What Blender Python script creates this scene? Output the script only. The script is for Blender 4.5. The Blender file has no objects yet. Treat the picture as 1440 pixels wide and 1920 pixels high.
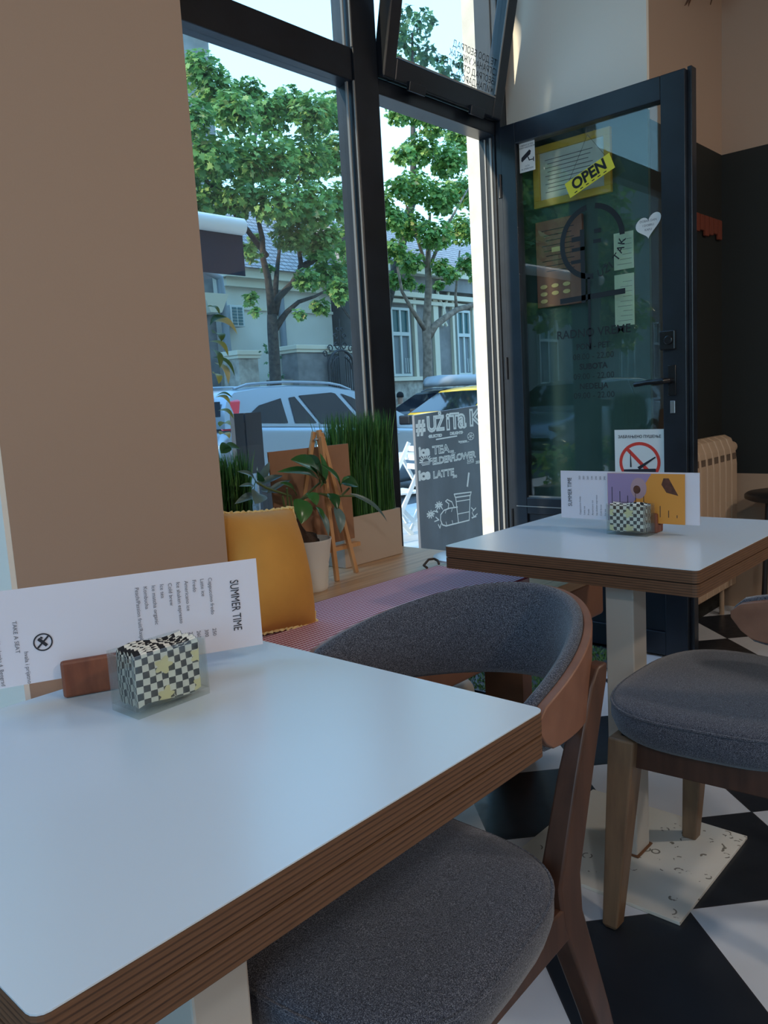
import bpy, math, random
from mathutils import Vector, Matrix
from math import sin, cos, pi, radians as R
random.seed(7)
sc = bpy.context.scene
COL = sc.collection

# ------------------------------------------------------------------ camera
F_PX, YAW, PITCH, ROLL, CAM_H = 1513.364, 0.8299, -0.1367, -0.058, 1.1355
_f = Vector((sin(YAW)*cos(PITCH), cos(YAW)*cos(PITCH), sin(PITCH)))
_r0 = Vector((cos(YAW), -sin(YAW), 0)); _u0 = _r0.cross(_f)
_r = cos(ROLL)*_r0 + sin(ROLL)*_u0; _u = -sin(ROLL)*_r0 + cos(ROLL)*_u0
CAMP = Vector((0, 0, CAM_H))
cd = bpy.data.cameras.new('camera'); cam = bpy.data.objects.new('camera', cd); COL.objects.link(cam)
cam.matrix_world = Matrix(((_r.x, _u.x, -_f.x, 0), (_r.y, _u.y, -_f.y, 0), (_r.z, _u.z, -_f.z, CAM_H), (0, 0, 0, 1)))
cd.sensor_fit = 'VERTICAL'; cd.sensor_height = 36; cd.sensor_width = 27; cd.lens = F_PX*36/1920
cd.clip_start = .05; cd.clip_end = 300
sc.camera = cam

# ------------------------------------------------------------------ world, sun, exposure
sc.view_settings.view_transform = 'Standard'; sc.view_settings.look = 'None'
sc.view_settings.gamma = 1; sc.view_settings.exposure = 0.75; sc.view_settings.use_curve_mapping = False
w = bpy.data.worlds.new('sky'); sc.world = w; w.use_nodes = True
nt = w.node_tree; bg = nt.nodes['Background']
tc = nt.nodes.new('ShaderNodeTexCoord'); sx = nt.nodes.new('ShaderNodeSeparateXYZ'); rp = nt.nodes.new('ShaderNodeValToRGB')
nt.links.new(tc.outputs['Generated'], sx.inputs[0]); nt.links.new(sx.outputs['Z'], rp.inputs[0]); nt.links.new(rp.outputs[0], bg.inputs[0])
rp.color_ramp.elements[0].position = 0.0; rp.color_ramp.elements[0].color = (.36, .68, .90, 1)
rp.color_ramp.elements[1].position = .75; rp.color_ramp.elements[1].color = (.24, .55, 1, 1)
e = rp.color_ramp.elements.new(.30); e.color = (.34, .70, .98, 1)
bg.inputs[1].default_value = 1.8
sl = bpy.data.lights.new('sun', 'SUN'); sl.energy = 2.6; sl.color = (1, .86, .62); sl.angle = R(2)
so = bpy.data.objects.new('sun', sl); COL.objects.link(so)
so.rotation_euler = Vector((.92, -.17, -.36)).to_track_quat('-Z', 'Y').to_euler()
FILL_LAMP = 34.0

# ------------------------------------------------------------------ helpers
def ray(px, py): return _f + (px-720)/F_PX*_r - (py-960)/F_PX*_u
def ay(px, py, Y): d = ray(px, py); return CAMP + d*(Y/d.y)
def ax(px, py, X): d = ray(px, py); return CAMP + d*(X/d.x)
def az(px, py, Z): d = ray(px, py); return CAMP + d*((Z-CAM_H)/d.z)

WM = {}
def prop(o, label=None, cat=None, group=None, kind=None):
    if label: o['label'] = label
    if cat: o['category'] = cat
    if group: o['group'] = group
    if kind: o['kind'] = kind
    return o
def empty(name, loc, label, cat, rz=0, group=None, parent=None, rot=None):
    o = bpy.data.objects.new(name, None); COL.objects.link(o); o.empty_display_size = .05
    M = Matrix.Translation(Vector(loc)) @ (rot.to_matrix().to_4x4() if rot else Matrix.Rotation(rz, 4, 'Z'))
    o.matrix_world = M; WM[o.name] = M
    return prop(o, label, cat, group)

class MB:
    def __init__(s): s.v = []; s.f = []
    def add(s, vs, fs):
        n = len(s.v); s.v += [tuple(v) for v in vs]; s.f += [tuple(i+n for i in f) for f in fs]; return s
    def box(s, x0, x1, y0, y1, z0, z1):
        vs = [(x, y, z) for z in (z0, z1) for x, y in ((x0, y0), (x1, y0), (x1, y1), (x0, y1))]
        return s.add(vs, [(3, 2, 1, 0), (4, 5, 6, 7), (0, 1, 5, 4), (1, 2, 6, 5), (2, 3, 7, 6), (3, 0, 4, 7)])
    def obox(s, c, ax_, ay_, az_):      # centre and three half vectors
        c = Vector(c); a, b, d = Vector(ax_), Vector(ay_), Vector(az_)
        vs = [c+sx_*a+sy_*b+sz_*d for sz_ in (-1, 1) for sx_, sy_ in ((-1, -1), (1, -1), (1, 1), (-1, 1))]
        return s.add(vs, [(3, 2, 1, 0), (4, 5, 6, 7), (0, 1, 5, 4), (1, 2, 6, 5), (2, 3, 7, 6), (3, 0, 4, 7)])
    def hexa(s, bot, top):
        return s.add(list(bot)+list(top), [(3, 2, 1, 0), (4, 5, 6, 7), (0, 1, 5, 4), (1, 2, 6, 5), (2, 3, 7, 6), (3, 0, 4, 7)])
    def bar(s, a, b, wdt, thk, up=(0, 0, 1)):
        a, b = Vector(a), Vector(b); d = (b-a); L = d.length; d.normalize()
        u = Vector(up); sd = d.cross(u)
        if sd.length < 1e-4: sd = d.cross(Vector((1, 0, 0)))
        sd.normalize(); u = sd.cross(d)
        return s.obox((a+b)/2, d*L/2, sd*wdt/2, u*thk/2)
    def tube(s, pts, rad, n=8, caps=True):
        pts = [Vector(p) for p in pts]; rs = rad if isinstance(rad, (list, tuple)) else [rad]*len(pts)
        n0 = len(s.v); prev = None
        for i, p in enumerate(pts):
            d = (pts[min(i+1, len(pts)-1)]-pts[max(i-1, 0)]).normalized()
            if prev is None:
                a = d.cross(Vector((0, 0, 1)));
                if a.length < .1: a = d.cross(Vector((1, 0, 0)))
            else: a = prev - d*prev.dot(d)
            a.normalize(); prev = a; b = d.cross(a)
            for k in range(n):
                t = 2*pi*k/n; s.v.append(tuple(p+(a*cos(t)+b*sin(t))*rs[i]))
        for i in range(len(pts)-1):
            for k in range(n):
                k2 = (k+1) % n; s.f.append((n0+i*n+k, n0+i*n+k2, n0+(i+1)*n+k2, n0+(i+1)*n+k))
        if caps:
            s.f.append(tuple(n0+k for k in reversed(range(n)))); m = n0+(len(pts)-1)*n; s.f.append(tuple(m+k for k in range(n)))
        return s
    def lathe(s, c, prof, n=32, rot=None):
        c = Vector(c); n0 = len(s.v)
        for r_, z in prof:
            for k in range(n):
                t = 2*pi*k/n; p = Vector((r_*cos(t), r_*sin(t), z))
                if rot: p = rot @ p
                s.v.append(tuple(c+p))
        for i in range(len(prof)-1):
            for k in range(n):
                k2 = (k+1) % n; s.f.append((n0+i*n+k, n0+i*n+k2, n0+(i+1)*n+k2, n0+(i+1)*n+k))
        return s
    def prism(s, poly, org, a, b, nrm):      # 2-D polygon (u,v) extruded along nrm
        org, a, b, nrm = Vector(org), Vector(a), Vector(b), Vector(nrm); n = len(poly)
        vs = [org+a*u+b*v for u, v in poly] + [org+a*u+b*v+nrm for u, v in poly]
        fs = [tuple(reversed(range(n))), tuple(range(n, 2*n))]+[(i, (i+1) % n, (i+1) % n+n, i+n) for i in range(n)]
        return s.add(vs, fs)
    def rings(s, rings, closed=True, cap0=True, cap1=True):
        n0 = len(s.v); n = len(rings[0])
        for r_ in rings: s.v += [tuple(p) for p in r_]
        m = n if closed else n-1
        for i in range(len(rings)-1):
            for k in range(m):
                k2 = (k+1) % n; s.f.append((n0+i*n+k, n0+i*n+k2, n0+(i+1)*n+k2, n0+(i+1)*n+k))
        if cap0: s.f.append(tuple(n0+k for k in reversed(range(n))))
        if cap1: q = n0+(len(rings)-1)*n; s.f.append(tuple(q+k for k in range(n)))
        return s
    def build(s, name, mat, parent=None, smooth=False, bevel=0, local=False, kind=None, sub=0, seg=2, cast=None):
        me = bpy.data.meshes.new(name); vs = s.v
        if parent is not None and not local:
            Mi = WM[parent.name].inverted(); vs = [tuple(Mi @ Vector(v)) for v in vs]
        me.from_pydata(vs, [], s.f); me.validate()
        o = bpy.data.objects.new(name, me); COL.objects.link(o)
        for m in (mat if isinstance(mat, list) else [mat]): me.materials.append(m)
        if parent is not None: o.parent = parent
        WM[o.name] = WM[parent.name] if parent is not None else Matrix.Identity(4)
        import bmesh
        bm = bmesh.new(); bm.from_mesh(me); bmesh.ops.recalc_face_normals(bm, faces=bm.faces); bm.to_mesh(me); bm.free()
        if smooth:
            me.polygons.foreach_set('use_smooth', [True]*len(me.polygons))
            if smooth != 'all':
                try: me.set_sharp_from_angle(angle=R(40))
                except Exception: pass
        if bevel:
            b = o.modifiers.new('bevel', 'BEVEL'); b.width = bevel; b.segments = seg; b.limit_method = 'ANGLE'; b.angle_limit = R(35)
        if sub:
            q = o.modifiers.new('sub', 'SUBSURF'); q.levels = sub; q.render_levels = sub
        if kind: o['kind'] = kind
        return o

def text_geo(body, size, align='LEFT', extrude=0.0, bold=0.0, shear=0, spacing=1):
    c = bpy.data.curves.new('tmp', 'FONT'); c.body = body; c.size = size; c.align_x = align
    c.extrude = extrude; c.offset = bold; c.shear = shear; c.resolution_u = 3; c.space_character = spacing
    o = bpy.data.objects.new('tmp', c); COL.objects.link(o)
    dg = bpy.context.evaluated_depsgraph_get(); dg.update()
    me = bpy.data.meshes.new_from_object(o.evaluated_get(dg))
    v = [tuple(x.co) for x in me.vertices]; f = [tuple(p.vertices) for p in me.polygons]
    bpy.data.objects.remove(o); bpy.data.curves.remove(c); bpy.data.meshes.remove(me)
    return v, f
def put_text(mb, body, size, O, U, V, **k):
    U, V, O = Vector(U), Vector(V), Vector(O); N = U.cross(V)
    v, f = text_geo(body, size, **k)
    return mb.add([O+U*x+V*y+N*z for x, y, z in v], f)

# ------------------------------------------------------------------ materials
def mat(name, col, rough=.5, metal=0, spec=.5, bump=0, bscale=80, var=0, vscale=3, coat=0, vstretch=None):
    m = bpy.data.materials.new(name); m.use_nodes = True; n = m.node_tree; b = n.nodes['Principled BSDF']
    b.inputs['Base Color'].default_value = (*col, 1); b.inputs['Roughness'].default_value = rough
    b.inputs['Metallic'].default_value = metal; b.inputs['Specular IOR Level'].default_value = spec
    if coat: b.inputs['Coat Weight'].default_value = coat
    if var or bump:
        t = n.nodes.new('ShaderNodeTexCoord')
        mp = n.nodes.new('ShaderNodeMapping'); n.links.new(t.outputs['Object'], mp.inputs[0])
        if vstretch: mp.inputs['Scale'].default_value = vstretch
    if var:
        z = n.nodes.new('ShaderNodeTexNoise'); z.inputs['Scale'].default_value = vscale; z.inputs['Detail'].default_value = 5
        n.links.new(mp.outputs[0], z.inputs['Vector'])
        r_ = n.nodes.new('ShaderNodeValToRGB'); n.links.new(z.outputs[0], r_.inputs[0])
        r_.color_ramp.elements[0].position = .3; r_.color_ramp.elements[1].position = .7
        r_.color_ramp.elements[0].color = (*[c*(1-var) for c in col], 1); r_.color_ramp.elements[1].color = (*[min(1, c*(1+var)) for c in col], 1)
        n.links.new(r_.outputs[0], b.inputs['Base Color'])
    if bump:
        z2 = n.nodes.new('ShaderNodeTexNoise'); z2.inputs['Scale'].default_value = bscale; z2.inputs['Detail'].default_value = 4
        n.links.new(mp.outputs[0], z2.inputs['Vector'])
        bp = n.nodes.new('ShaderNodeBump'); bp.inputs['Strength'].default_value = bump; bp.inputs['Distance'].default_value = .01
        n.links.new(z2.outputs[0], bp.inputs['Height']); n.links.new(bp.outputs[0], b.inputs['Normal'])
    return m
def glass(name, tint=(1, 1, 1), f0=.04, rough=0.0, gain=1.0, haze=0):
    m = bpy.data.materials.new(name); m.use_nodes = True; n = m.node_tree; n.nodes.clear()
    o = n.nodes.new('ShaderNodeOutputMaterial'); t = n.nodes.new('ShaderNodeBsdfTransparent'); g = n.nodes.new('ShaderNodeBsdfGlossy')
    t.inputs[0].default_value = (*tint, 1); g.inputs['Roughness'].default_value = rough
    lw = n.nodes.new('ShaderNodeLayerWeight'); lw.inputs[0].default_value = .5
    p = n.nodes.new('ShaderNodeMath'); p.operation = 'POWER'; p.inputs[1].default_value = 5; n.links.new(lw.outputs['Facing'], p.inputs[0])
    a = n.nodes.new('ShaderNodeMath'); a.operation = 'MULTIPLY_ADD'; a.inputs[1].default_value = (1-f0)*gain; a.inputs[2].default_value = f0*gain
    n.links.new(p.outputs[0], a.inputs[0])
    mx = n.nodes.new('ShaderNodeMixShader'); n.links.new(a.outputs[0], mx.inputs[0]); n.links.new(t.outputs[0], mx.inputs[1]); n.links.new(g.outputs[0], mx.inputs[2])
    last = mx
    if haze:
        df = n.nodes.new('ShaderNodeBsdfTranslucent'); df.inputs[0].default_value = (.9, .95, 1, 1)
        nz = n.nodes.new('ShaderNodeTexNoise'); nz.inputs['Scale'].default_value = 3
        mm = n.nodes.new('ShaderNodeMath'); mm.operation = 'MULTIPLY'; mm.inputs[1].default_value = haze; n.links.new(nz.outputs[0], mm.inputs[0])
        m2 = n.nodes.new('ShaderNodeMixShader'); n.links.new(mm.outputs[0], m2.inputs[0]); n.links.new(mx.outputs[0], m2.inputs[1]); n.links.new(df.outputs[0], m2.inputs[2]); last = m2
    n.links.new(last.outputs[0], o.inputs[0]); return m
class NT:
    def __init__(s, name):
        s.m = bpy.data.materials.new(name); s.m.use_nodes = True; s.n = s.m.node_tree; s.b = s.n.nodes['Principled BSDF']
        s.tc = s.n.nodes.new('ShaderNodeTexCoord')
    def node(s, t, **k):
        q = s.n.nodes.new(t)
        for a, v in k.items(): setattr(q, a, v)
        return q
    def l(s, a, b): s.n.links.new(a, b)
    def math(s, op, a, b=None, c=None):
        q = s.node('ShaderNodeMath', operation=op)
        for i, x in enumerate((a, b, c)):
            if x is None: continue
            if isinstance(x, (int, float)): q.inputs[i].default_value = x
            else: s.l(x, q.inputs[i])
        return q.outputs[0]
    def dot(s, v, vec):
        q = s.node('ShaderNodeVectorMath', operation='DOT_PRODUCT'); s.l(v, q.inputs[0]); q.inputs[1].default_value = vec; return q.outputs['Value']
    def ramp(s, f, els, interp='LINEAR'):
        q = s.node('ShaderNodeValToRGB'); s.l(f, q.inputs[0]); cr = q.color_ramp; cr.interpolation = interp
        while len(cr.elements) < len(els): cr.elements.new(.5)
        for e_, (p, c) in zip(cr.elements, els): e_.position = p; e_.color = (*c, 1)
        return q.outputs[0]
    def mix(s, f, a, b):
        q = s.node('ShaderNodeMix', data_type='RGBA')
        for i, x in ((0, f), (6, a), (7, b)):
            if isinstance(x, (int, float)): q.inputs[i].default_value = x
            elif isinstance(x, tuple): q.inputs[i].default_value = (*x, 1)
            else: s.l(x, q.inputs[i])
        return q.outputs[2]
    def noise(s, scale, detail=3, stretch=None):
        q = s.node('ShaderNodeTexNoise'); q.inputs['Scale'].default_value = scale; q.inputs['Detail'].default_value = detail
        src = s.tc.outputs['Object']
        if stretch:
            mp = s.node('ShaderNodeMapping'); mp.inputs['Scale'].default_value = stretch; s.l(src, mp.inputs[0]); src = mp.outputs[0]
        s.l(src, q.inputs['Vector']); return q.outputs[0]
    def col(s, c): s.l(c, s.b.inputs['Base Color'])
    def rough(s, v): s.b.inputs['Roughness'].default_value = v
    def bump(s, h, st, d=.01):
        q = s.node('ShaderNodeBump'); q.inputs['Strength'].default_value = st; q.inputs['Distance'].default_value = d; s.l(h, q.inputs['Height']); s.l(q.outputs[0], s.b.inputs['Normal'])

def m_floor():
    t = NT('floor_tiles'); P = t.tc.outputs['Object']; a = R(48)
    u = t.math('MULTIPLY_ADD', t.dot(P, (cos(a), sin(a), 0)), 1/.352, -1.555/.352)
    v = t.math('MULTIPLY_ADD', t.dot(P, (cos(a-pi/2), sin(a-pi/2), 0)), 1/.353, -1.118/.353)
    fu, fv = t.math('FLOOR', u), t.math('FLOOR', v)
    par = t.math('FLOORED_MODULO', t.math('ADD', fu, fv), 2.0)
    def edge(x): return t.math('ABSOLUTE', t.math('SUBTRACT', t.math('FRACT', t.math('ADD', x, .5)), .5))
    g = t.math('LESS_THAN', t.math('MINIMUM', edge(u), edge(v)), .005)
    n1 = t.noise(2.2, 6); n2 = t.noise(30, 4)
    white = t.ramp(n1, [(.3, (.52, .54, .58)), (.7, (.68, .71, .76))])
    black = t.ramp(n1, [(.3, (.010, .013, .018)), (.75, (.028, .034, .045))])
    c = t.mix(par, white, black); c = t.mix(g, c, (.03, .03, .035)); t.col(c)
    t.l(t.math('MULTIPLY_ADD', n2, .25, .22), t.b.inputs['Roughness']); t.b.inputs['Specular IOR Level'].default_value = .4
    return t.m
def m_fabric(name, c1, c2, c3):
    t = NT(name); n = t.noise(420, 2); n2 = t.noise(900, 1)
    t.col(t.mix(t.ramp(n2, [(.52, (0, 0, 0)), (.66, (1, 1, 1))]), t.ramp(n, [(.32, c1), (.62, c2)]), c3))
    t.rough(.95); t.b.inputs['Specular IOR Level'].default_value = .15; t.bump(n, .5, .002)
    t.b.inputs['Sheen Weight'].default_value = .25
    return t.m
def m_wood(name, a, b, scale=(3, 3, 40), rough=.45, ns=3):
    t = NT(name); n = t.noise(ns, 6, scale); t.col(t.ramp(n, [(.3, a), (.7, b)])); t.rough(rough); t.bump(n, .1, .002); return t.m
def m_ply():
    t = NT('plywood_edge'); s = t.node('ShaderNodeSeparateXYZ'); t.l(t.tc.outputs['Object'], s.inputs[0])
    z = t.math('MULTIPLY', s.outputs['Z'], 1/.0058); fr = t.math('FRACT', z); n = t.noise(9, 5, (3, 3, 60))
    st = t.ramp(fr, [(0, (.045, .02, .01)), (.22, (.036, .016, .008)), (.38, (.17, .082, .04)), (.9, (.14, .068, .033))])
    t.col(t.mix(.35, st, t.ramp(n, [(.3, (.06, .028, .015)), (.7, (.19, .098, .052))]))); t.rough(.55); return t.m
def m_planks():
    t = NT('bench_boards'); s = t.node('ShaderNodeSeparateXYZ'); t.l(t.tc.outputs['Object'], s.inputs[0])
    y = t.math('MULTIPLY', s.outputs['Y'], 1/.115); fr = t.math('FRACT', y)
    ln = t.math('LESS_THAN', fr, .022); n = t.noise(4, 6, (.6, 12, 12)); k = t.noise(6, 2)
    c = t.ramp(n, [(.3, (.47, .27, .14)), (.7, (.66, .44, .26))]); c = t.mix(ln, c, (.10, .05, .03)); t.col(c); t.rough(.32); return t.m
def m_weave():
    t = NT('red_weave'); s = t.node('ShaderNodeSeparateXYZ'); t.l(t.tc.outputs['Object'], s.inputs[0])
    fy = t.math('FRACT', t.math('MULTIPLY', s.outputs['Y'], 1/.0125)); fx = t.math('FRACT', t.math('MULTIPLY', s.outputs['X'], 1/.009))
    hole = t.math('MULTIPLY', t.math('LESS_THAN', fx, .35), t.math('LESS_THAN', fy, .5))
    c = t.mix(t.math('LESS_THAN', fy, .38), (.66, .48, .54), (.34, .05, .09)); c = t.mix(hole, c, (.22, .03, .05)); t.col(c); t.rough(.8)
    t.bump(fy, .4, .003); return t.m
def m_checker_napkin():
    t = NT('checkered_paper'); s = t.node('ShaderNodeSeparateXYZ'); t.l(t.tc.outputs['Object'], s.inputs[0])
    d = .0095
    # diagonal-free checks running over the fold, with pale yellow flowers
    u = t.math('MULTIPLY', s.outputs['X'], 1/d); v = t.math('MULTIPLY', s.outputs['Z'], 1/d)
    w_ = t.math('MULTIPLY', s.outputs['Y'], 1/d)
    par = t.math('FLOORED_MODULO', t.math('ADD', t.math('ADD', t.math('FLOOR', u), t.math('FLOOR', v)), t.math('FLOOR', w_)), 2.0)
    c = t.mix(par, (.86, .86, .80), (.012, .014, .02))
    cx = t.math('SUBTRACT', t.math('FRACT', t.math('ADD', t.math('MULTIPLY', s.outputs['X'], 1/.055), .62)), .5)
    cz = t.math('SUBTRACT', t.math('FRACT', t.math('ADD', t.math('MULTIPLY', s.outputs['Z'], 1/.042), .35)), .5)
    ang = t.math('ARCTAN2', cz, cx); pet = t.math('MULTIPLY_ADD', t.math('COSINE', t.math('MULTIPLY', ang, 5.0)), .05, .20)
    r2 = t.math('SQRT', t.math('ADD', t.math('MULTIPLY', cx, cx), t.math('MULTIPLY', t.math('MULTIPLY', cz, cz), .6)))
    c = t.mix(t.math('MULTIPLY', t.math('LESS_THAN', r2, pet), t.math('LESS_THAN', s.outputs['Z'], .066)), c, (.80, .74, .42)); t.col(c); t.rough(.8); return t.m
def m_leaf(name, cs, trans=.35, rough=.5):
    t = NT(name); g = t.node('ShaderNodeNewGeometry')
    c = t.ramp(g.outputs['Random Per Island'], cs); t.col(c); t.rough(rough)
    tr = t.node('ShaderNodeBsdfTranslucent'); t.l(c, tr.inputs[0]); mx = t.node('ShaderNodeMixShader'); mx.inputs[0].default_value = trans
    out = [x for x in t.n.nodes if x.type == 'OUTPUT_MATERIAL'][0]
    t.l(t.b.outputs[0], mx.inputs[1]); t.l(tr.outputs[0], mx.inputs[2]); t.l(mx.outputs[0], out.inputs[0]); return t.m
def m_stone(name, a, b, scale=6, bump=.6, rough=.9):
    t = NT(name); n = t.noise(scale, 8); t.col(t.ramp(n, [(.3, a), (.7, b)])); t.rough(rough); t.bump(n, bump, .03); return t.m
def m_chalkboard():
    t = NT('chalkboard_slate'); n = t.noise(2.6, 6, (1, 1, .45)); t.col(t.ramp(n, [(.32, (.10, .11, .13)), (.72, (.22, .25, .29))])); t.rough(.6); return t.m
def m_tiles_roof():
    t = NT('roof_tiles'); s = t.node('ShaderNodeSeparateXYZ'); t.l(t.tc.outputs['Object'], s.inputs[0])
    fz = t.math('FRACT', t.math('MULTIPLY', s.outputs['Z'], 1/.12)); fx = t.math('FRACT', t.math('MULTIPLY', s.outputs['X'], 1/.2))
    k = t.math('MAXIMUM', t.math('LESS_THAN', fz, .25), t.math('LESS_THAN', fx, .12)); n = t.noise(5, 5)
    t.col(t.mix(k, t.ramp(n, [(.3, (.26, .24, .24)), (.7, (.42, .39, .38))]), (.10, .09, .09))); t.rough(.85); return t.m

M = {}
M['floor'] = m_floor()
M['wall_tan'] = mat('wall_tan', (.42, .30, .225), .9, bump=.04, bscale=260)
M['wall_white'] = mat('wall_white', (.86, .82, .74), .85, bump=.04, bscale=200)
M['wall_black'] = mat('dado_black', (.010, .012, .011), .7)
M['dado_green'] = mat('dado_green', (.040, .080, .070), .55, var=.12)
M['ceiling'] = mat('ceiling_paint', (.55, .42, .32), .95)
M['frame'] = mat('black_frame', (.012, .017, .026), .32, var=.25, vscale=9, bump=.02, bscale=60)
M['bead'] = mat('grey_bead', (.30, .30, .29), .5)
M['glass'] = glass('window_glass', (.965, .985, .995), .04, haze=.012)
M['dglass'] = glass('door_glass', (.93, .97, .955), .045, gain=1.15)
M['cglass'] = mat('car_glass', (.008, .012, .02), .06, spec=.5)
M['acrylic'] = glass('clear_acrylic', (.93, .95, .93), .05, rough=.05, haze=.16)
M['lam'] = mat('white_laminate', (.66, .755, .84), .26, spec=.8)
M['ply'] = m_ply()
M['gap'] = mat('dark_gap', (.02, .012, .008), .9)
M['fabric'] = m_fabric('grey_fabric', (.016, .018, .027), (.058, .063, .088), (.20, .21, .25))
M['fabric2'] = M['fabric']
M['cwood'] = m_wood('chair_wood', (.18, .080, .050), (.27, .13, .082), (6, 6, 6))
M['cwood_d'] = m_wood('chair_leg_wood', (.05, .022, .014), (.09, .040, .025), (14, 14, 2))
M['cwood_l'] = m_wood('oak_leg_wood', (.16, .095, .055), (.25, .155, .09), (14, 14, 2))
M['post'] = mat('cream_metal', (.55, .52, .47), .45)
def m_base():
    t = NT('scuffed_cream_metal'); n = t.noise(42, 3); n2 = t.noise(3, 4)
    s = t.node('ShaderNodeTexVoronoi'); s.inputs['Scale'].default_value = 26; t.l(t.tc.outputs['Object'], s.inputs['Vector'])
    ring = t.math('MULTIPLY', t.math('GREATER_THAN', s.outputs['Distance'], .24), t.math('LESS_THAN', s.outputs['Distance'], .33))
    sp = t.math('MULTIPLY', ring, t.math('MULTIPLY', t.math('GREATER_THAN', n, .53), t.math('GREATER_THAN', n2, .49)))
    c = t.ramp(n2, [(.35, (.62, .60, .52)), (.65, (.74, .74, .70))]); c = t.mix(sp, c, (.20, .19, .16)); t.col(c); t.rough(.4); return t.m
M['base'] = m_base()
M['rust'] = mat('rust', (.16, .07, .03), .9)
M['planks'] = m_planks()
M['panel'] = m_wood('brown_panel', (.20, .085, .045), (.27, .12, .065), (3, 3, 3))
M['weave'] = m_weave()
M['pillow'] = mat('mustard_velvet', (.60, .29, .055), .8, bump=.25, bscale=14, var=.15, vscale=5)
M['piping'] = mat('pale_piping', (.78, .60, .26), .8)
M['potwhite'] = mat('white_ceramic', (.72, .70, .65), .4)
M['soil'] = mat('soil', (.03, .02, .015), 1, bump=1, bscale=90)
M['bark_d'] = mat('caudex_bark', (.06, .035, .022), .9, bump=.5)
M['stem'] = mat('plant_stem', (.10, .14, .04), .6)
M['ficus'] = m_leaf('ficus_leaf', [(0, (.02, .075, .028)), (.5, (.03, .12, .035)), (1, (.08, .24, .06))], .2, .25)
M['ficus_pale'] = m_leaf('ficus_leaf_underside', [(0, (.10, .17, .16)), (1, (.16, .25, .24))], .15, .35)
M['variegated'] = m_leaf('variegated_leaf', [(0, (.05, .13, .04)), (.6, (.12, .22, .06)), (.85, (.50, .48, .12)), (1, (.55, .50, .25))], .25)
M['grass'] = m_leaf('artificial_grass', [(0, (.02, .08, .02)), (.6, (.05, .18, .04)), (1, (.16, .36, .09))], .25)
M['mat_green'] = m_leaf('green_mat', [(0, (.06, .18, .05)), (1, (.16, .34, .12))], .1, .9)
M['planter'] = mat('beige_planter', (.52, .42, .34), .45)
M['easelwood'] = m_wood('easel_pine', (.50, .25, .10), (.68, .38, .18), (8, 8, 1.5))
M['hardboard'] = mat('hardboard', (.33, .175, .10), .8, var=.06, vscale=20)
M['paper'] = mat('paper', (.74, .72, .80), .75)
M['ink'] = mat('ink', (.02, .02, .03), .7)
M['inkgrey'] = mat('grey_ink', (.16, .15, .17), .7)
M['block'] = m_wood('red_wood', (.15, .04, .018), (.24, .075, .035), (20, 20, 6))
M['napkin'] = m_checker_napkin()
M['purple'] = mat('card_lilac', (.34, .25, .44), .5); M['orange'] = mat('card_orange', (.72, .30, .05), .5)
M['cake'] = mat('cake_brown', (.10, .035, .02), .6, var=.5, vscale=60); M['cream'] = mat('plate_cream', (.46, .30, .34), .5)
M['yellow'] = mat('sign_yellow', (.80, .74, .05), .5); M['white'] = mat('sticker_white', (.80, .80, .78), .6)
M['red'] = mat('sign_red', (.75, .05, .03), .5); M['black'] = mat('vinyl_black', (.008, .009, .01), .5)
M['goldframe'] = mat('yellow_wood_frame', (.62, .40, .06), .5); M['certpaper'] = mat('certificate_paper', (.62, .66, .62), .7)
M['wallboard'] = m_wood('brown_board', (.25, .10, .06), (.34, .15, .09), (4, 4, 1)); M['palepaper'] = mat('pale_green_paper', (.62, .72, .55), .7)
M['gold'] = mat('oval_gold', (.75, .55, .22), .4)
M['steel'] = mat('steel', (.45, .46, .47), .35, 1); M['handle'] = mat('black_handle', (.01, .01, .012), .25)
M['radiator'] = mat('cream_radiator', (.50, .36, .25), .45)
M['tassel'] = mat('orange_fringe', (.14, .028, .012), .9)
M['twig'] = mat('dry_twig', (.11, .055, .035), .9)
M['stoolblack'] = mat('stool_black', (.02, .02, .022), .4)
M['skirt'] = mat('cream_lower_wall', (.42, .29, .20), .8)
# outdoors
M['asphalt'] = m_stone('asphalt', (.10, .10, .105), (.16, .16, .165), 40, .3)
M['pave'] = m_stone('paving', (.50, .49, .47), (.62, .61, .59), 4, .15)
M['stone_jamb'] = m_stone('stone_jamb', (.66, .62, .55), (.80, .77, .70), 9, .3)
M['cream_wall'] = m_stone('cream_render', (.56, .54, .46), (.66, .64, .56), 1.2, .1)
M['cream_trim'] = mat('cream_trim', (.62, .58, .46), .8)
M['grey_wall'] = m_stone('grey_render', (.17, .165, .16), (.26, .25, .24), 2.5, .25)
M['dark_stone'] = m_stone('dark_stone', (.13, .13, .13), (.24, .235, .23), 4, .5)
M['rubble'] = m_stone('rubble_stone', (.20, .185, .16), (.46, .43, .37), 5, 1.0)
M['roof'] = m_tiles_roof()
M['trim_white'] = mat('window_paint', (.50, .53, .50), .6); M['pane_dark'] = mat('far_pane', (.05, .13, .14), .1)
M['curtain'] = mat('net_curtain', (.20, .23, .24), .9)
M['pipe'] = mat('grey_pipe', (.20, .23, .26), .5); M['iron'] = mat('wrought_iron', (.015, .018, .022), .5)
M['bark'] = m_stone('tree_bark', (.030, .026, .024), (.08, .068, .055), 14, .8)
M['bark2'] = m_stone('plane_bark', (.11, .085, .065), (.28, .22, .17), 8, .7)
M['leaf'] = m_leaf('maple_leaf', [(0, (.07, .17, .05)), (.35, (.13, .29, .07)), (.7, (.22, .40, .10)), (.95, (.40, .54, .16)), (1, (.50, .42, .16))], .40)
M['leaf_d'] = m_leaf('dark_leaf', [(0, (.03, .09, .05)), (.6, (.07, .18, .08)), (1, (.16, .30, .10))], .35)
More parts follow.
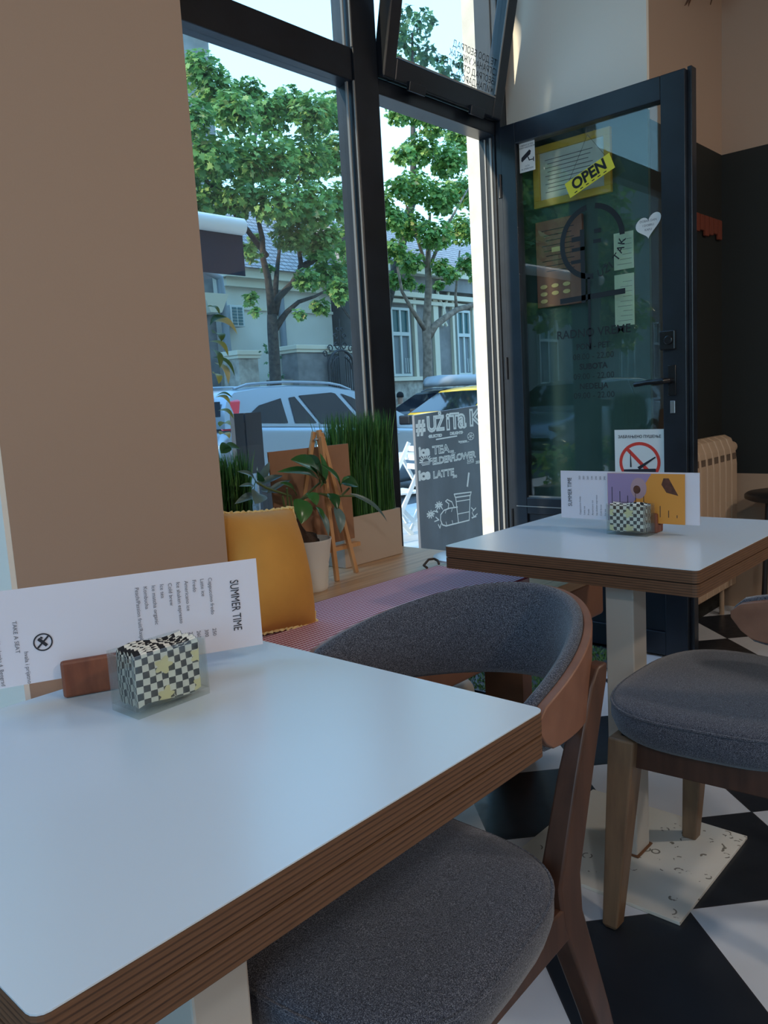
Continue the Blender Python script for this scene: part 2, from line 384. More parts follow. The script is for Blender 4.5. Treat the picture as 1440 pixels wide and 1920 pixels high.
M['silver'] = mat('silver_paint', (.27, .32, .37), .28, .55, coat=.6); M['silver_d'] = mat('grey_paint', (.16, .18, .20), .3, .5, coat=.5)
M['taxi'] = mat('yellow_paint', (.80, .52, .03), .3, coat=.5); M['rubber'] = mat('tyre', (.015, .015, .016), .8)
M['taillight'] = mat('tail_lens', (.62, .02, .04), .2, coat=.5); M['plastic'] = mat('black_plastic', (.015, .017, .02), .45)
M['boxgrey'] = mat('roof_box', (.30, .32, .34), .45)
M['navy'] = mat('navy_canvas', (.005, .009, .022), .9); M['cassette'] = mat('awning_cassette', (.66, .66, .62), .5)
M['foldwhite'] = mat('white_slats', (.78, .80, .80), .5)
M['standdark'] = mat('dark_stand', (.05, .062, .08), .5)
M['skin'] = mat('skin', (.42, .24, .17), .6); M['hatblack'] = mat('knit_black', (.012, .012, .014), .95); M['jacket'] = mat('beige_jacket', (.42, .36, .27), .9)
M['greycloth'] = mat('grey_cloth', (.10, .10, .11), .9)

def struct(mb, name, m, **k):
    o = mb.build(name, m, **k); o['kind'] = 'structure'; return o
# dimensions of the room
YI, YO = 1.46, 2.30          # inner and outer faces of the street wall
XR, XL, YB, H = 4.12, -3.2, -4.2, 3.9
SILL = .56
NX0, NX1 = 1.07, 3.30        # the big niche with the shop window and door
# ------------------------------------------------------------------ room shell
struct(MB().box(XL-.3, XR+.3, YB-.3, YO, -.12, 0), 'floor', M['floor'])
struct(MB().box(XL-.3, XR+.3, YB-.3, YO+.1, H, H+.15), 'ceiling', M['ceiling'])
def two_tone(name, x0, x1, y0, y1, face, zs):    # wall in painted bands, one structure object per band
    for i, (za, zb, m) in enumerate(zs):
        struct(MB().box(x0, x1, y0, y1, za, zb), name, m)
BAND = [(0, .68, M['skirt']), (.68, 2.20, M['wall_black']), (2.20, H, M['wall_tan'])]
two_tone('wall_right', XR, XR+.3, YB, YO, 'x', BAND)
for za, zb, m in ((0, 2.20, M['wall_black']), (2.20, H, M['wall_tan'])):
    struct(MB().box(NX1+.02, XR, YI, 2.21, za, zb), 'wall_front', m)
struct(MB().box(.605, NX0, YI, YO, 0, H), 'wall_front', M['wall_tan'])
struct(MB().box(-2.9, -.95, YI, YO, 0, H), 'wall_front', M['wall_tan'])
struct(MB().box(.595, .605, YI+.001, 2.12, 0, H), 'trim_1', M['wall_white'])      # white reveal of the left niche
# reveal of the big niche: green below, white above
for za, zb, m in ((0, 2.235, M['dado_green']), (2.235, H, M['wall_white'])):
    struct(MB().box(NX1, NX1+.02, YI+.001, 2.21, za, zb), 'wall_reveal', m)
struct(MB().box(3.207, 3.61, 2.2105, 2.285, -.1, H), 'wall_jamb', M['stone_jamb'])
struct(MB().box(NX0, NX1, YI, YO, 3.25, H), 'wall_front', M['wall_tan'])
struct(MB().box(-.95, .595, YI, YO, 3.25, H), 'wall_front', M['wall_tan'])
struct(MB().box(-.95, .595, YI, YO, 0, .55), 'wall_front', M['wall_tan'])
struct(MB().box(NX0, 2.38, 2.13, YO, -.1, SILL-.04), 'wall_front', M['frame'])
# left side and back: large openings let the daylight in
struct(MB().box(XL-.3, XL, YB, -2.6, 0, H), 'wall_left', M['wall_tan'])
struct(MB().box(XL-.3, XL, -2.6, 1.0, 0, .8), 'wall_left', M['wall_tan'])
struct(MB().box(XL-.3, XL, -2.6, 1.0, 3.2, H), 'wall_left', M['wall_tan'])
struct(MB().box(XL-.3, XL, 1.0, YO, 0, H), 'wall_left', M['wall_tan'])
struct(MB().box(XL, -2.9, YI, YO, 0, H), 'wall_front', M['wall_tan'])
struct(MB().box(XL-.3, XR+.3, YB-.3, YB, 0, H), 'wall_back', M['wall_tan'])

# ------------------------------------------------------------------ shop window (window_1), hopper (window_2), door
def fbox(mb, x0, x1, z0, z1, y0=2.12, y1=2.20): return mb.box(x0, x1, y0, y1, z0, z1)
win = empty('window_1', (1.7, 2.16, SILL), None, None); win['kind'] = 'structure'
fr = MB(); fbox(fr, NX0, 1.12, SILL, 3.25); fbox(fr, 2.285, 2.415, .0, 3.25, 2.11, 2.21); fbox(fr, 1.12, 2.285, 2.29, 2.405); fbox(fr, 1.12, 2.285, SILL-.03, SILL+.05); fbox(fr, 1.12, 2.285, 3.18, 3.25)
fr.build('window_frame', M['frame'], win, bevel=.004)
bd = MB()
for z0, z1 in ((SILL+.05, 2.29), (2.405, 3.18)):
    bd.box(2.268, 2.274, 2.135, 2.145, z0, z1); bd.box(2.28, 2.2855, 2.112, 2.118, z0, z1)
bd.build('glazing_bead', M['bead'], win)
MB().box(1.12, 2.285, 2.158, 2.163, SILL+.05, 2.29).build('pane', M['glass'], win)
MB().box(1.12, 2.285, 2.158, 2.163, 2.405, 3.18).build('pane', M['glass'], win)
# door frame in the wall
dfm = empty('door_2', (2.8, 2.16, 0), None, None); dfm['kind'] = 'structure'
g = MB(); g.box(3.193, 3.30, 2.125, 2.209, 0, 3.25); g.box(3.200, 3.24, 2.095, 2.125, 0, 3.25)
g.build('door_frame', M['frame'], dfm, bevel=.003)
g = MB(); g.box(2.4151, 3.193, 2.12, 2.21, 2.277, 2.335); g.box(2.4151, 3.193, 2.14, 2.21, 3.18, 3.25); g.build('transom', M['frame'], dfm, bevel=.003)
g = MB(); g.box(3.188, 3.193, 2.140, 2.150, .01, 2.27); g.box(3.188, 3.193, 2.172, 2.178, .01, 2.27); g.build('weather_strip', M['bead'], dfm)
g = MB()
for z in (.55, 1.25, 2.05): g.tube([(3.178, 2.094, z-.05), (3.178, 2.094, z+.05)], .009, 10)
g.build('hinge', M['frame'], dfm, smooth=True)
# hopper window tilted into the room
tilt = R(13)
hop = empty('window_2', (2.80, 2.115, 2.335), None, None, rot=Matrix.Rotation(tilt, 3, 'X').to_euler()); hop['kind'] = 'structure'
hw0, hw1, hh = -.385, .395, .82
g = MB(); g.box(hw0, hw0+.065, -.03, .03, 0, hh); g.box(hw1-.07, hw1, -.03, .03, 0, hh); g.box(hw0+.065, hw1-.07, -.03, .03, 0, .08); g.box(hw0+.065, hw1-.07, -.03, .03, hh-.08, hh)
g.build('window_frame', M['frame'], hop, bevel=.006, local=True)
MB().box(hw0+.065, hw1-.07, -.004, .002, .08, hh-.08).build('pane', M['glass'], hop, local=True)
g = MB(); g.box(hw1-.078, hw1-.07, -.034, -.03, .09, hh-.08); g.box(hw0+.065, hw1-.07, -.034, -.03, .078, .083); g.build('glazing_bead', M['bead'], hop, local=True)
g = MB()
for i, s_ in enumerate(('ТЕ ДОО БЕОГРАД', 'ОГРАНАК УЖИТАК', 'БЕОГРАД СТАРИ ГРАД', 'ХИЛАНДАРСКА 4')):
    put_text(g, s_, .035, (hw1-.062, -.008, .205-.036*i), (-1, 0, 0), (0, 0, 1))
g.build('lettering', M['black'], hop, local=True)
g = MB()
for x in (-.2, .2): g.box(x-.05, x+.05, -.045, -.03, -.02, .015)
g.build('hinge', M['frame'], hop, local=True, bevel=.003)

# the open door leaf, hinged at the right jamb and swung in square to the shop front
DX, DY0, DY1, DT = 3.18, 1.262, 2.086, .055
leaf = empty('door_1', (DX, DY1, 0), None, None); leaf['kind'] = 'structure'
GY0, GY1, GZ0, GZ1 = 1.357, 2.01, .655, 2.212
g = MB(); g.box(DX, DX+DT, DY0, GY0, .012, 2.30); g.box(DX, DX+DT, GY1, DY1, .012, 2.30)
g.box(DX, DX+DT, GY0, GY1, GZ1, 2.30); g.box(DX, DX+DT, GY0, GY1, .58, GZ0)
g.box(DX+.012, DX+DT-.012, GY0, GY1, .11, .58); g.box(DX, DX+DT, GY0, GY1, .012, .11)
g.box(DX+.022, DX+DT+.012, DY0-.018, DY0-.0002, .012, 2.31)
g.build('leaf_frame', M['frame'], leaf, bevel=.003)
MB().box(DX+.024, DX+.030, GY0, GY1, GZ0, GZ1).build('pane', M['dglass'], leaf)
g = MB(); g.box(DX+.018, DX+.0235, GY0, GY1, GZ0, GZ0+.007); g.box(DX-.002, DX-.0002, GY0+.01, DY1-.02, .612, .616); g.build('glazing_bead', M['bead'], leaf)
# lever handle, latch and keyhole
hd = MB(); hd.tube([(DX, 1.318, 1.150), (DX-.045, 1.318, 1.150), (DX-.055, 1.330, 1.150), (DX-.055, 1.40, 1.147), (DX-.052, 1.455, 1.140)], [.011, .011, .012, .010, .009], 12)
hd.obox((DX-.004, 1.318, 1.150), (.004, 0, 0), (0, .016, 0), (0, 0, .06))
hd.build('door_handle', M['handle'], leaf, smooth=True, bevel=.002)
k = MB(); k.box(DX-.006, DX, 1.307, 1.327, 1.02, 1.07); k.build('keyhole_plate', M['steel'], leaf, bevel=.002)
k = MB(); k.box(DX-.02, DX, 1.300, 1.362, 1.27, 1.345); k.lathe((DX-.028, 1.325, 1.307), [(0, 0), (.018, 0), (.018, .01), (0, .01)], 16, Matrix.Rotation(R(90), 3, 'Y')); k.build('latch', M['handle'], leaf, bevel=.004)
# what sticks on the door glass: flat things a hair in front of it, facing the room (towards -X)
def on_door(y, z, d=.0): return Vector((DX+.0235-.0006-d, y, z))
UD, VD = Vector((0, -1, 0)), Vector((0, 0, 1))      # reading direction on the door: +Y to -Y is left to right
def poly_door(mb, pts, d=0, th=.0006):
    n = len(pts); return mb.prism([(0+p[0], p[1]) for p in pts], (DX+.0235-d-th, 0, 0), (0, 1, 0), (0, 0, 1), (th, 0, 0))
def rect(y0, z0, y1, z1): return [(y0, z0), (y1, z0), (y1, z1), (y0, z1)]
def arc_band(cy, cz, ry, rz, wd, a0, a1, n=40):
    o_, i_ = [], []
    for k_ in range(n+1):
        a = R(a0+(a1-a0)*k_/n); o_.append((cy-ry*cos(a), cz+rz*sin(a))); i_.append((cy-(ry-wd)*cos(a), cz+(rz-wd)*sin(a)))
    return o_+i_[::-1]
def disc_pts(cy, cz, r_, n=24): return [(cy-r_*cos(2*pi*k/n), cz+r_*sin(2*pi*k/n)) for k in range(n)]
# black vinyl logo and opening hours, one decal
dec = empty('door_decal', (DX, 1.67, 1.5), 'black vinyl ring logo and opening hours lettered on the door glass', 'decal')
g = MB()
def band(mb, *a, d=0):
    pts = arc_band(*a); n = len(pts)//2
    for k_ in range(n-1):
        poly_door(mb, [pts[k_], pts[k_+1], pts[2*n-2-k_], pts[2*n-1-k_]], d)
band(g, 1.668, 1.745, .148, .152, .022, 2, 82); band(g, 1.668, 1.745, .148, .152, .022, 98, 272)
for y0, z0, y1, z1 in ((1.76, 1.755, 1.72, 1.775), (1.76, 1.715, 1.70, 1.73), (1.765, 1.665, 1.72, 1.68), (1.655, 1.775, 1.625, 1.792), (1.66, 1.735, 1.625, 1.75), (1.72, 1.50, 1.70, 1.80), (1.69, 1.30, 1.678, 1.60)):
    poly_door(g, rect(y1, z0, y0, z1))
poly_door(g, [(1.822, 1.506), (1.822, 1.528), (1.522, 1.536), (1.522, 1.514)])
g.build('logo_ring', M['black'], dec)
g = MB()
for i, ch in enumerate('UŽITAK'):
    a = R(-80+i*13); put_text(g, ch, .042, on_door(1.668-.150*cos(a), 1.745+.152*sin(a)), Vector((0, sin(a), cos(a))), Vector((0, cos(a), -sin(a))), bold=.0006)
for s_, sz, z, b_ in (('RADNO VREME', .050, 1.357, .0004), ('PON - PET', .034, 1.305, .0005), ('08.00 - 22.00', .036, 1.262, 0), ('SUBOTA', .034, 1.220, .001), ('09.00 - 22.00', .036, 1.178, 0), ('NEDELJA', .034, 1.136, .0006), ('09.00 - 22.00', .036, 1.096, 0)):
    put_text(g, s_, sz, on_door(1.672, z-.0), UD, VD, align='CENTER', bold=b_)
g.build('lettering', M['black'], dec)
# camera warning sticker
cs = empty('warning_sticker', (DX, 1.965, 2.09), 'small white video surveillance sticker in the top corner of the door glass', 'sticker')
g = MB(); poly_door(g, rect(1.925, 2.09, 2.003, 2.212), .001); g.build('sticker_sheet', M['white'], cs)
g = MB(); c_ = Vector((1.966, 2.155))
poly_door(g, [(1.994, 2.140), (1.990, 2.133), (1.948, 2.158), (1.944, 2.172), (1.952, 2.178), (1.992, 2.152)], .0018)
poly_door(g, [(1.962, 2.150), (1.957, 2.150), (1.952, 2.137), (1.932, 2.137), (1.932, 2.133), (1.955, 2.133)], .0018); poly_door(g, rect(1.930, 2.126, 1.934, 2.144), .0018)
put_text(g, 'OBJEKAT JE POD', .0088, on_door(1.964, 2.198, .0018), UD, VD, align='CENTER'); put_text(g, 'VIDEO NADZOROM', .0088, on_door(1.964, 2.188, .0018), UD, VD, align='CENTER')
put_text(g, 'CCTV', .0088, on_door(1.964, 2.110, .0018), UD, VD, align='CENTER'); put_text(g, 'IN OPERATION', .0088, on_door(1.964, 2.099, .0018), UD, VD, align='CENTER')
g.build('lettering', M['ink'], cs)
# OPEN sign on a thread from a suction cup
op = empty('open_sign', (3.16, 1.655, 2.0), 'yellow OPEN sign hanging tilted from a clear suction cup on the door glass', 'sign')
a_ = Vector((0, -cos(R(21)), sin(R(21)))); b_ = Vector((0, sin(R(21)), cos(R(21)))); c0 = Vector((3.163, 1.650, 1.996))
g = MB(); g.obox(c0, a_*.108, b_*.033, Vector((.0015, 0, 0))); g.build('sign_board', M['yellow'], op, bevel=.001)
g = MB(); put_text(g, 'OPEN', .062, c0+Vector((-.0021, 0, 0))-b_*.014, a_, b_, align='CENTER', bold=.0022)
for i in range(6): g.obox(c0+a_*(-.075+.028*i)-b_*.025+Vector((-.0018, 0, 0)), a_*.0065, b_*.0018, Vector((.0003, 0, 0)))
g.build('lettering', M['black'], op)
g = MB(); cup = Vector((3.176, 1.662, 2.182)); g.tube([c0-a_*.09+b_*.03, cup-Vector((0, 0, .02))], .0007, 5); g.tube([c0+a_*.09+b_*.03, cup-Vector((0, 0, .02))], .0007, 5); g.build('thread', M['ink'], op)
g = MB(); g.lathe(cup+Vector((.026, 0, 0)), [(.004, -.022), (.010, -.016), (.014, -.008), (.026, 0)], 20, Matrix.Rotation(R(90), 3, 'Y')); g.build('suction_cup', M['acrylic'], op, smooth=True)
# heart
hs = empty('heart_sticker', (DX, 1.42, 1.71), 'white heart shaped sticker with faint writing near the door handle side', 'sticker')
hp = []
for k_ in range(40):
    t = 2*pi*k_/40; x = 16*sin(t)**3; y = 13*cos(t)-5*cos(2*t)-2*cos(3*t)-cos(4*t); hp.append((1.420-x*.0033+.0, 1.765+y*.0031+x*.0008))
g = MB(); poly_door(g, hp, .001); g.build('sticker_sheet', M['white'], hs)
g = MB()
for i, s_ in enumerate(('DOBAR DAN', 'I DOBRU', 'KAFU')): put_text(g, s_, .012, on_door(1.420, 1.778-.017*i, .0018), UD, VD, align='CENTER')
g.build('lettering', M['inkgrey'], hs)
# no smoking
ns = empty('no_smoking_sign', (DX, 1.47, .78), 'white no smoking notice with red crossed circle low on the door glass', 'sign')
g = MB(); poly_door(g, rect(1.360, .70, 1.580, .957), .001); g.build('sign_sheet', M['white'], ns)
g = MB(); band(g, 1.470, .820, .090, .085, .013, 0, 360, d=.0018)
poly_door(g, [(1.535, .877), (1.525, .888), (1.405, .768), (1.415, .757)], .0022); g.build('prohibition_circle', M['red'], ns)
g = MB(); put_text(g, 'ЗАБРАЊЕНО ПУШЕЊЕ', .0165, on_door(1.470, .922, .0018), UD, VD, align='CENTER', bold=.0003)
poly_door(g, [(1.512, .80), (1.510, .875), (1.505, .80)], .0026); poly_door(g, [(1.54, .775), (1.40, .775), (1.40, .795), (1.54, .79)], .0026); poly_door(g, [(1.47, .79), (1.40, .84), (1.402, .845), (1.48, .80)], .0026)
g.build('lettering', M['ink'], ns)
# notices on the green reveal behind the door
def on_reveal(y, z, d=0): return Vector((NX1-.0-d, y, z))
def rv(mb, y0, z0, y1, z1, d0, d1): return mb.box(NX1-d1, NX1-d0, min(y0, y1), max(y0, y1), z0, z1)
cf = empty('framed_certificate', (NX1, 1.8, 1.95), 'certificate in a yellow wooden frame on the green wall behind the door glass', 'picture')
g = MB(); rv(g, 1.615, 1.945, 1.985, 1.975, .001, .02); rv(g, 1.615, 2.175, 1.985, 2.205, .001, .02); rv(g, 1.615, 1.975, 1.645, 2.175, .001, .02); rv(g, 1.955, 1.975, 1.985, 2.175, .001, .02); g.build('frame', M['goldframe'], cf, bevel=.002)
g = MB(); rv(g, 1.645, 1.975, 1.955, 2.175, .001, .008); g.build('certificate', M['certpaper'], cf)
g = MB()
for i in range(9): rv(g, 1.70+.01*(i % 3), 2.14-.017*i, 1.93-.012*(i % 2), 2.143-.017*i, .008, .0085)
g.build('printed_lines', M['inkgrey'], cf)
bbd = empty('wall_board', (NX1, 1.86, 1.5), 'brown wooden notice board with gold ovals on the green wall behind the door glass', 'board')
g = MB(); rv(g, 1.752, 1.51, 1.982, 1.885, .001, .02); g.build('board_panel', M['wallboard'], bbd, bevel=.003)
g = MB()
for i in range(3):
    for j in range(2):
        cy, cz = 1.945-.057*i, 1.60-.032*j; n_ = 20
        g.prism([(.018*cos(2*pi*q/n_), .009*sin(2*pi*q/n_)) for q in range(n_)], (NX1-.0225, cy, cz), (0, 1, 0), (0, 0, 1), (.002, 0, 0))
g.prism([(.018*cos(2*pi*q/20), .009*sin(2*pi*q/20)) for q in range(20)], (NX1-.0225, 1.945, 1.537), (0, 1, 0), (0, 0, 1), (.002, 0, 0)); rv(g, 1.85, 1.745, 1.90, 1.765, .02, .0225)
g.build('oval_badge', M['gold'], bbd)
g = MB()
for i in range(9): rv(g, 1.79+.012*(i % 2), 1.84-.022*i, 1.95-.01*(i % 3), 1.843-.022*i, .02, .0205)
g.build('printed_lines', M['ink'], bbd)
for (z0, z1), lb in (((1.625, 1.775), 'pale green printed sheet on the green wall, the upper of two behind the glass'), ((1.393, 1.605), 'pale green printed sheet on the green wall, the lower of two behind the glass')):
    pp = empty('wall_notice', (NX1, 1.57, z0), lb, 'notice', group='pale sheets on the green wall')
    g = MB(); rv(g, 1.527, z0, 1.614, z1, .001, .004); g.build('sheet', M['palepaper'], pp)
    g = MB()
    for i in range(int((z1-z0)/.02)-1): rv(g, 1.535, z0+.02+.02*i, 1.600-.012*(i % 3), z0+.0215+.02*i, .004, .0045)
    g.build('printed_lines', M['inkgrey'], pp)

# ------------------------------------------------------------------ bench in the niche
BX1, BY0 = 2.375, 1.205
bn = empty('window_bench', (1.2, 1.6, 0), 'long pine board window bench filling the niche under the shop window', 'bench')
g = MB(); g.add([(x, y, z) for z in (SILL-.03, SILL) for x, y in ((-.6, BY0), (BX1, BY0), (BX1, 2.118), (NX0+.002, 2.118), (NX0+.002, YI-.002), (-.6, YI-.002))],
      [(5, 4, 3, 2, 1, 0), (6, 7, 8, 9, 10, 11)]+[(i, (i+1) % 6, (i+1) % 6+6, i+6) for i in range(6)])
g.build('bench_top', M['planks'], bn, bevel=.002)
MB().box(-.6, BX1-.005, BY0+.012, BY0+.034, .405, SILL-.03).build('front_panel', M['panel'], bn, bevel=.012, seg=3)
for x in (-.3, .9, 2.0): MB().box(x, x+.05, 1.30, 1.44, .0005, SILL-.03).build('bench_support', M['panel'], bn)
pp = MB(); pp.tube([(1.2, 1.75, .06), (2.05, 1.75, .06), (2.3, 1.75, .06)], .045, 20)
pipe = pp.build('floor_pipe', M['post'], smooth=True); prop(pipe, 'thick pale pipe lying on the floor under the window bench', 'pipe')
# woven seat pad
cu = empty('woven_seat_pad', (1.5, 1.4, SILL), 'long red and pink woven seat pad lying on the window bench', 'cushion')
g = MB(); g.prism([(-.3, 1.262), (2.0, 1.262), (2.0, 1.61), (NX0+.01, 1.61), (NX0+.01, 1.455), (-.3, 1.455)], (0, 0, SILL+.001), (1, 0, 0), (0, 1, 0), (0, 0, .039)); g.build('pad', M['weave'], cu, bevel=.006)
# small round pad with ties at the end of the bench
rp_ = empty('round_seat_pad', (2.12, 1.5, SILL), 'thin pale round seat pad with brown ties beside the far table', 'cushion')
g = MB(); g.lathe((2.125, 1.575, SILL+.041), [(0, 0), (.10, 0), (.118, .005), (.118, .012), (.10, .018), (0, .018)], 40); g.build('pad', M['lam'], rp_, smooth=True)
g = MB(); a0 = Vector((2.03, 1.645, .612)); g.tube([a0, a0+Vector((-.03, .0, .003)), a0+Vector((-.08, -.02, -.005)), a0+Vector((-.10, -.05, -.006))], .004, 6); g.tube([a0, a0+Vector((-.02, -.03, 0)), a0+Vector((-.04, -.05, -.005))], .004, 6); g.build('tie', M['bark_d'], rp_, smooth=True)

# mustard pillow leaning in the corner of the niche
pil = empty('pillow', (1.3, 1.69, .6), 'mustard yellow velvet pillow leaning in the niche beside the brown wall', 'pillow')
def pillow_pt(u, v, side):
    # u,v in -1..1 ; rounded square with pinched corners
    k = .5*(1-abs(u)**2.2)**.6*(1-abs(v)**2.2)**.6 if abs(u) < 1 and abs(v) < 1 else 0
    pin = 1-.045*(1-abs(v)**2)*abs(u)**3; pin2 = 1-.045*(1-abs(u)**2)*abs(v)**3
    return Vector((u*pin*.134, side*k*.17, v*pin2*.152))
N_ = 26; g = MB()
Mp = Matrix.Translation(Vector((1.204, 1.505, .748))) @ Matrix.Rotation(R(5), 4, 'Y') @ Matrix.Rotation(R(-17), 4, 'X')
for s_ in (1, -1):
    vs = [Mp @ (pillow_pt(-1+2*i/N_, -1+2*j/N_, s_)+Vector((0, s_*.0015*sin(7*j)*sin(3*i), 0))) for j in range(N_+1) for i in range(N_+1)]
    fs = [(j*(N_+1)+i, j*(N_+1)+i+1, (j+1)*(N_+1)+i+1, (j+1)*(N_+1)+i) for j in range(N_) for i in range(N_)]
    g.add(vs, fs)
g.build('cover', M['pillow'], pil, smooth='all')
pts = []
for k_ in range(160):
    t = 4*k_/160; q = int(t); f_ = -1+2*(t-q); u, v = ((f_, -1), (1, f_), (-f_, 1), (-1, -f_))[q]
    p_ = pillow_pt(u*.995, v*.995, 0); p_ += Vector((.0025*sin(k_*1.9), .003*sin(k_*2.7), .0025*cos(k_*2.3))); pts.append(Mp @ p_)
pts.append(pts[0]); g = MB(); g.tube(pts, .0045, 6); g.build('seam', M['piping'], pil, smooth=True)

# ------------------------------------------------------------------ tables
def rrect(x0, x1, y0, y1, r_=.012, n=4):
    o_ = []
    for cx, cy, a0 in ((x1-r_, y1-r_, 0), (x0+r_, y1-r_, 90), (x0+r_, y0+r_, 180), (x1-r_, y0+r_, 270)):
        for k_ in range(n+1): a = R(a0+90*k_/n); o_.append((cx+r_*cos(a), cy+r_*sin(a)))
    return o_
def make_table(x0, x1, y0, y1, px, py, pb, label):
    t = empty('cafe_table', (px, py, 0), label, 'table', group='square cafe tables')
    def slab(za, zb, ins, name, m, bev=0):
        r_ = rrect(x0+ins, x1-ins, y0+ins, y1-ins); g = MB(); g.rings([[(x, y, za) for x, y in r_], [(x, y, zb) for x, y in r_]]); return g.build(name, m, t)
    slab(.6915, .7185, .0, 'lower_board', M['ply']); slab(.7185, .7215, .003, 'board_joint', M['gap']); slab(.7215, .7485, 0, 'upper_board', M['ply']); slab(.7485, .75, .0003, 'laminate_top', M['lam'])
    h = .035; g = MB(); g.box(px-h, px+h, py-h, py+h, .009, .6915); g.build('pedestal', M['post'], t, bevel=.003)
    g = MB(); g.box(px-pb, px+pb, py-pb, py+pb, .0006, .009); g.build('base_plate', M['base'], t, bevel=.001)
    g = MB(); g.box(px-h-.006, px+h+.006, py-h-.006, py+h+.006, .009, .013); g.build('rusty_weld', M['rust'], t, bevel=.002)
    g = MB(); g.box(px-.07, px+.07, py-.07, py+.07, .685, .6914); g.build('mounting_plate', M['stoolblack'], t)
    return t
make_table(.185, .8225, .504, 1.1126, .420, .680, .2106, 'near white topped plywood cafe table, closest to the viewer')
make_table(1.640, 2.327, .6295, 1.2948, 1.755, .845, .2106, 'far white topped plywood cafe table in front of the open door')

# ------------------------------------------------------------------ chairs
def make_chair(loc, rz, label, dark, wrap=91, AW=.217):
    c = empty('upholstered_chair', loc, label, 'chair', rz=rz, group='grey upholstered bentwood chairs')
    LW = M['cwood_d'] if dark else M['cwood_l']
    # seat: superellipse, narrower at the back
    def ring(s, z, n=48):
        o_ = []
        for k_ in range(n):
            a = 2*pi*k_/n; cx, sy = cos(a), sin(a); e_ = 2/(2.9 if sy > 0 else 3.8)
            x = .245*abs(cx)**e_*(1 if cx > 0 else -1)*s; y = .225*abs(sy)**e_*(1 if sy > 0 else -1)*s
            x *= 1+.10*(y/.225); o_.append((x, y*(.90 if y < 0 else 1), z))
        return o_
    g = MB(); g.rings([ring(.90, .425), ring(.965, .438), ring(1.0, .462), ring(1.0, .486), ring(.985, .494), ring(.95, .500), ring(.8, .5065), ring(.55, .510), ring(.25, .512), ring(.02, .512)])
    g.build('seat', M['fabric'], c, smooth='all', local=True)
    r_ = ring(.995, .4915); g = MB(); g.tube(r_+[r_[0]], .0028, 6); g.build('seat_piping', M['fabric2'], c, local=True, smooth=True)
    # rails
    for s_ in (-1, 1):
        g = MB(); g.hexa([(s_*.175, -.215, .375), (s_*.195, -.215, .375), (s_*.205, .17, .365), (s_*.185, .17, .365)], [(s_*.175, -.215, .428), (s_*.195, -.215, .428), (s_*.205, .17, .428), (s_*.185, .17, .428)])
        g.build('side_rail', M['cwood_d'], c, local=True, bevel=.003)
    g = MB(); g.box(-.175, .175, .155, .178, .365, .428); g.box(-.165, .165, -.215, -.19, .375, .428); g.build('cross_rail', M['cwood_d'], c, local=True, bevel=.003)
    for s_ in (-1, 1):     # front legs, tapered, chamfered feet
        g = MB(); secs = [(0.0, .214, .186, .012), (.010, .213, .185, .0175), (.36, .198, .160, .027), (.428, .196, .156, .028)]
        g.rings([[(s_*x+q*hw, y+w_*hw, z) for q, w_ in ((-1, -1), (1, -1), (1, 1), (-1, 1))] for z, x, y, hw in secs]); g.build('leg', LW, c, local=True, bevel=.004)
    for s_ in (-1, 1):     # rear legs run up past the seat and kink
        g = MB(); secs = [(0.0, .176, -.375, .015, .016), (.20, .178, -.300, .017, .021), (.40, .178, -.218, .018, .027), (.46, .178, -.212, .018, .029), (.60, .180, -.262, .016, .026), (.715, .182, -.312, .012, .023), (.740, .182, -.326, .011, .014)]
        g.rings([[(s_*x+q*a, y+w_*b, z) for q, w_ in ((-1, -1), (1, -1), (1, 1), (-1, 1))] for z, x, y, a, b in secs]); g.build('leg', LW, c, local=True, bevel=.004, smooth=True)
    # backrest: curved band, wood shell outside, padded inside
    def plan(t, off):     # t -1..1 from tip to tip
        a = t*R(wrap); A, B = AW-off, .358-off
        x = A*abs(sin(a))**1.04*(1 if a > 0 else -1); y = -.115-B*(cos(a) if cos(a) > 0 else cos(a)*.9)
        return x, y
    def zt(t): return .813-.064*abs(t)**2.2
    def zb(t): return .650+.030*abs(t)**2.4+(.02*max(0, abs(t)-.93)/.07)
    def bandrings(o0, o1, dz, ease):
        rr = []; n = 60
        for k_ in range(n+1):
            t = -1+2*k_/n; (x0, y0), (x1, y1) = plan(t, o0), plan(t, o1); tp, bt = zt(t)-dz, zb(t)+dz
            e_ = max(0, (abs(t)-.955)/.045); tp -= .012*e_**2; bt += .012*e_**2
            m_ = (tp+bt)/2; lean = .012
            def P_(x, y, z):
                k2 = 1+lean*(z-m_)/.08; return (x*k2, (y+.115)*k2-.115, z)
            if ease:
                xm, ym = (x0+x1)/2, (y0+y1)/2
                rr.append([P_(x0, y0, bt), P_(x0, y0, m_), P_(x0, y0, tp-.004), P_(xm, ym, tp), P_(x1, y1, tp-.012), P_(x1+(x1-x0)*.25, y1+(y1-y0)*.25, m_), P_(x1, y1, bt+.012), P_(xm, ym, bt)])
            else: rr.append([P_(x0, y0, bt), P_(x0, y0, m_), P_(x0, y0, tp), P_(x1, y1, tp), P_(x1, y1, m_), P_(x1, y1, bt)])
        return rr
    g = MB(); g.rings(bandrings(0, .014, .007, False)); g.build('back_shell', M['cwood'], c, local=True, smooth=True, bevel=.002)
    g = MB(); g.rings(bandrings(.0142, .036, .0, True)); g.build('back_pad', M['fabric'], c, local=True, smooth='all')
    return c
make_chair((.71, .728, 0), R(90), 'grey upholstered chair with curved wooden back tucked at the near table', True)
make_chair((1.675, .560, 0), 0, 'grey upholstered chair on oak legs pulled up at the far table', False, 99, .240)

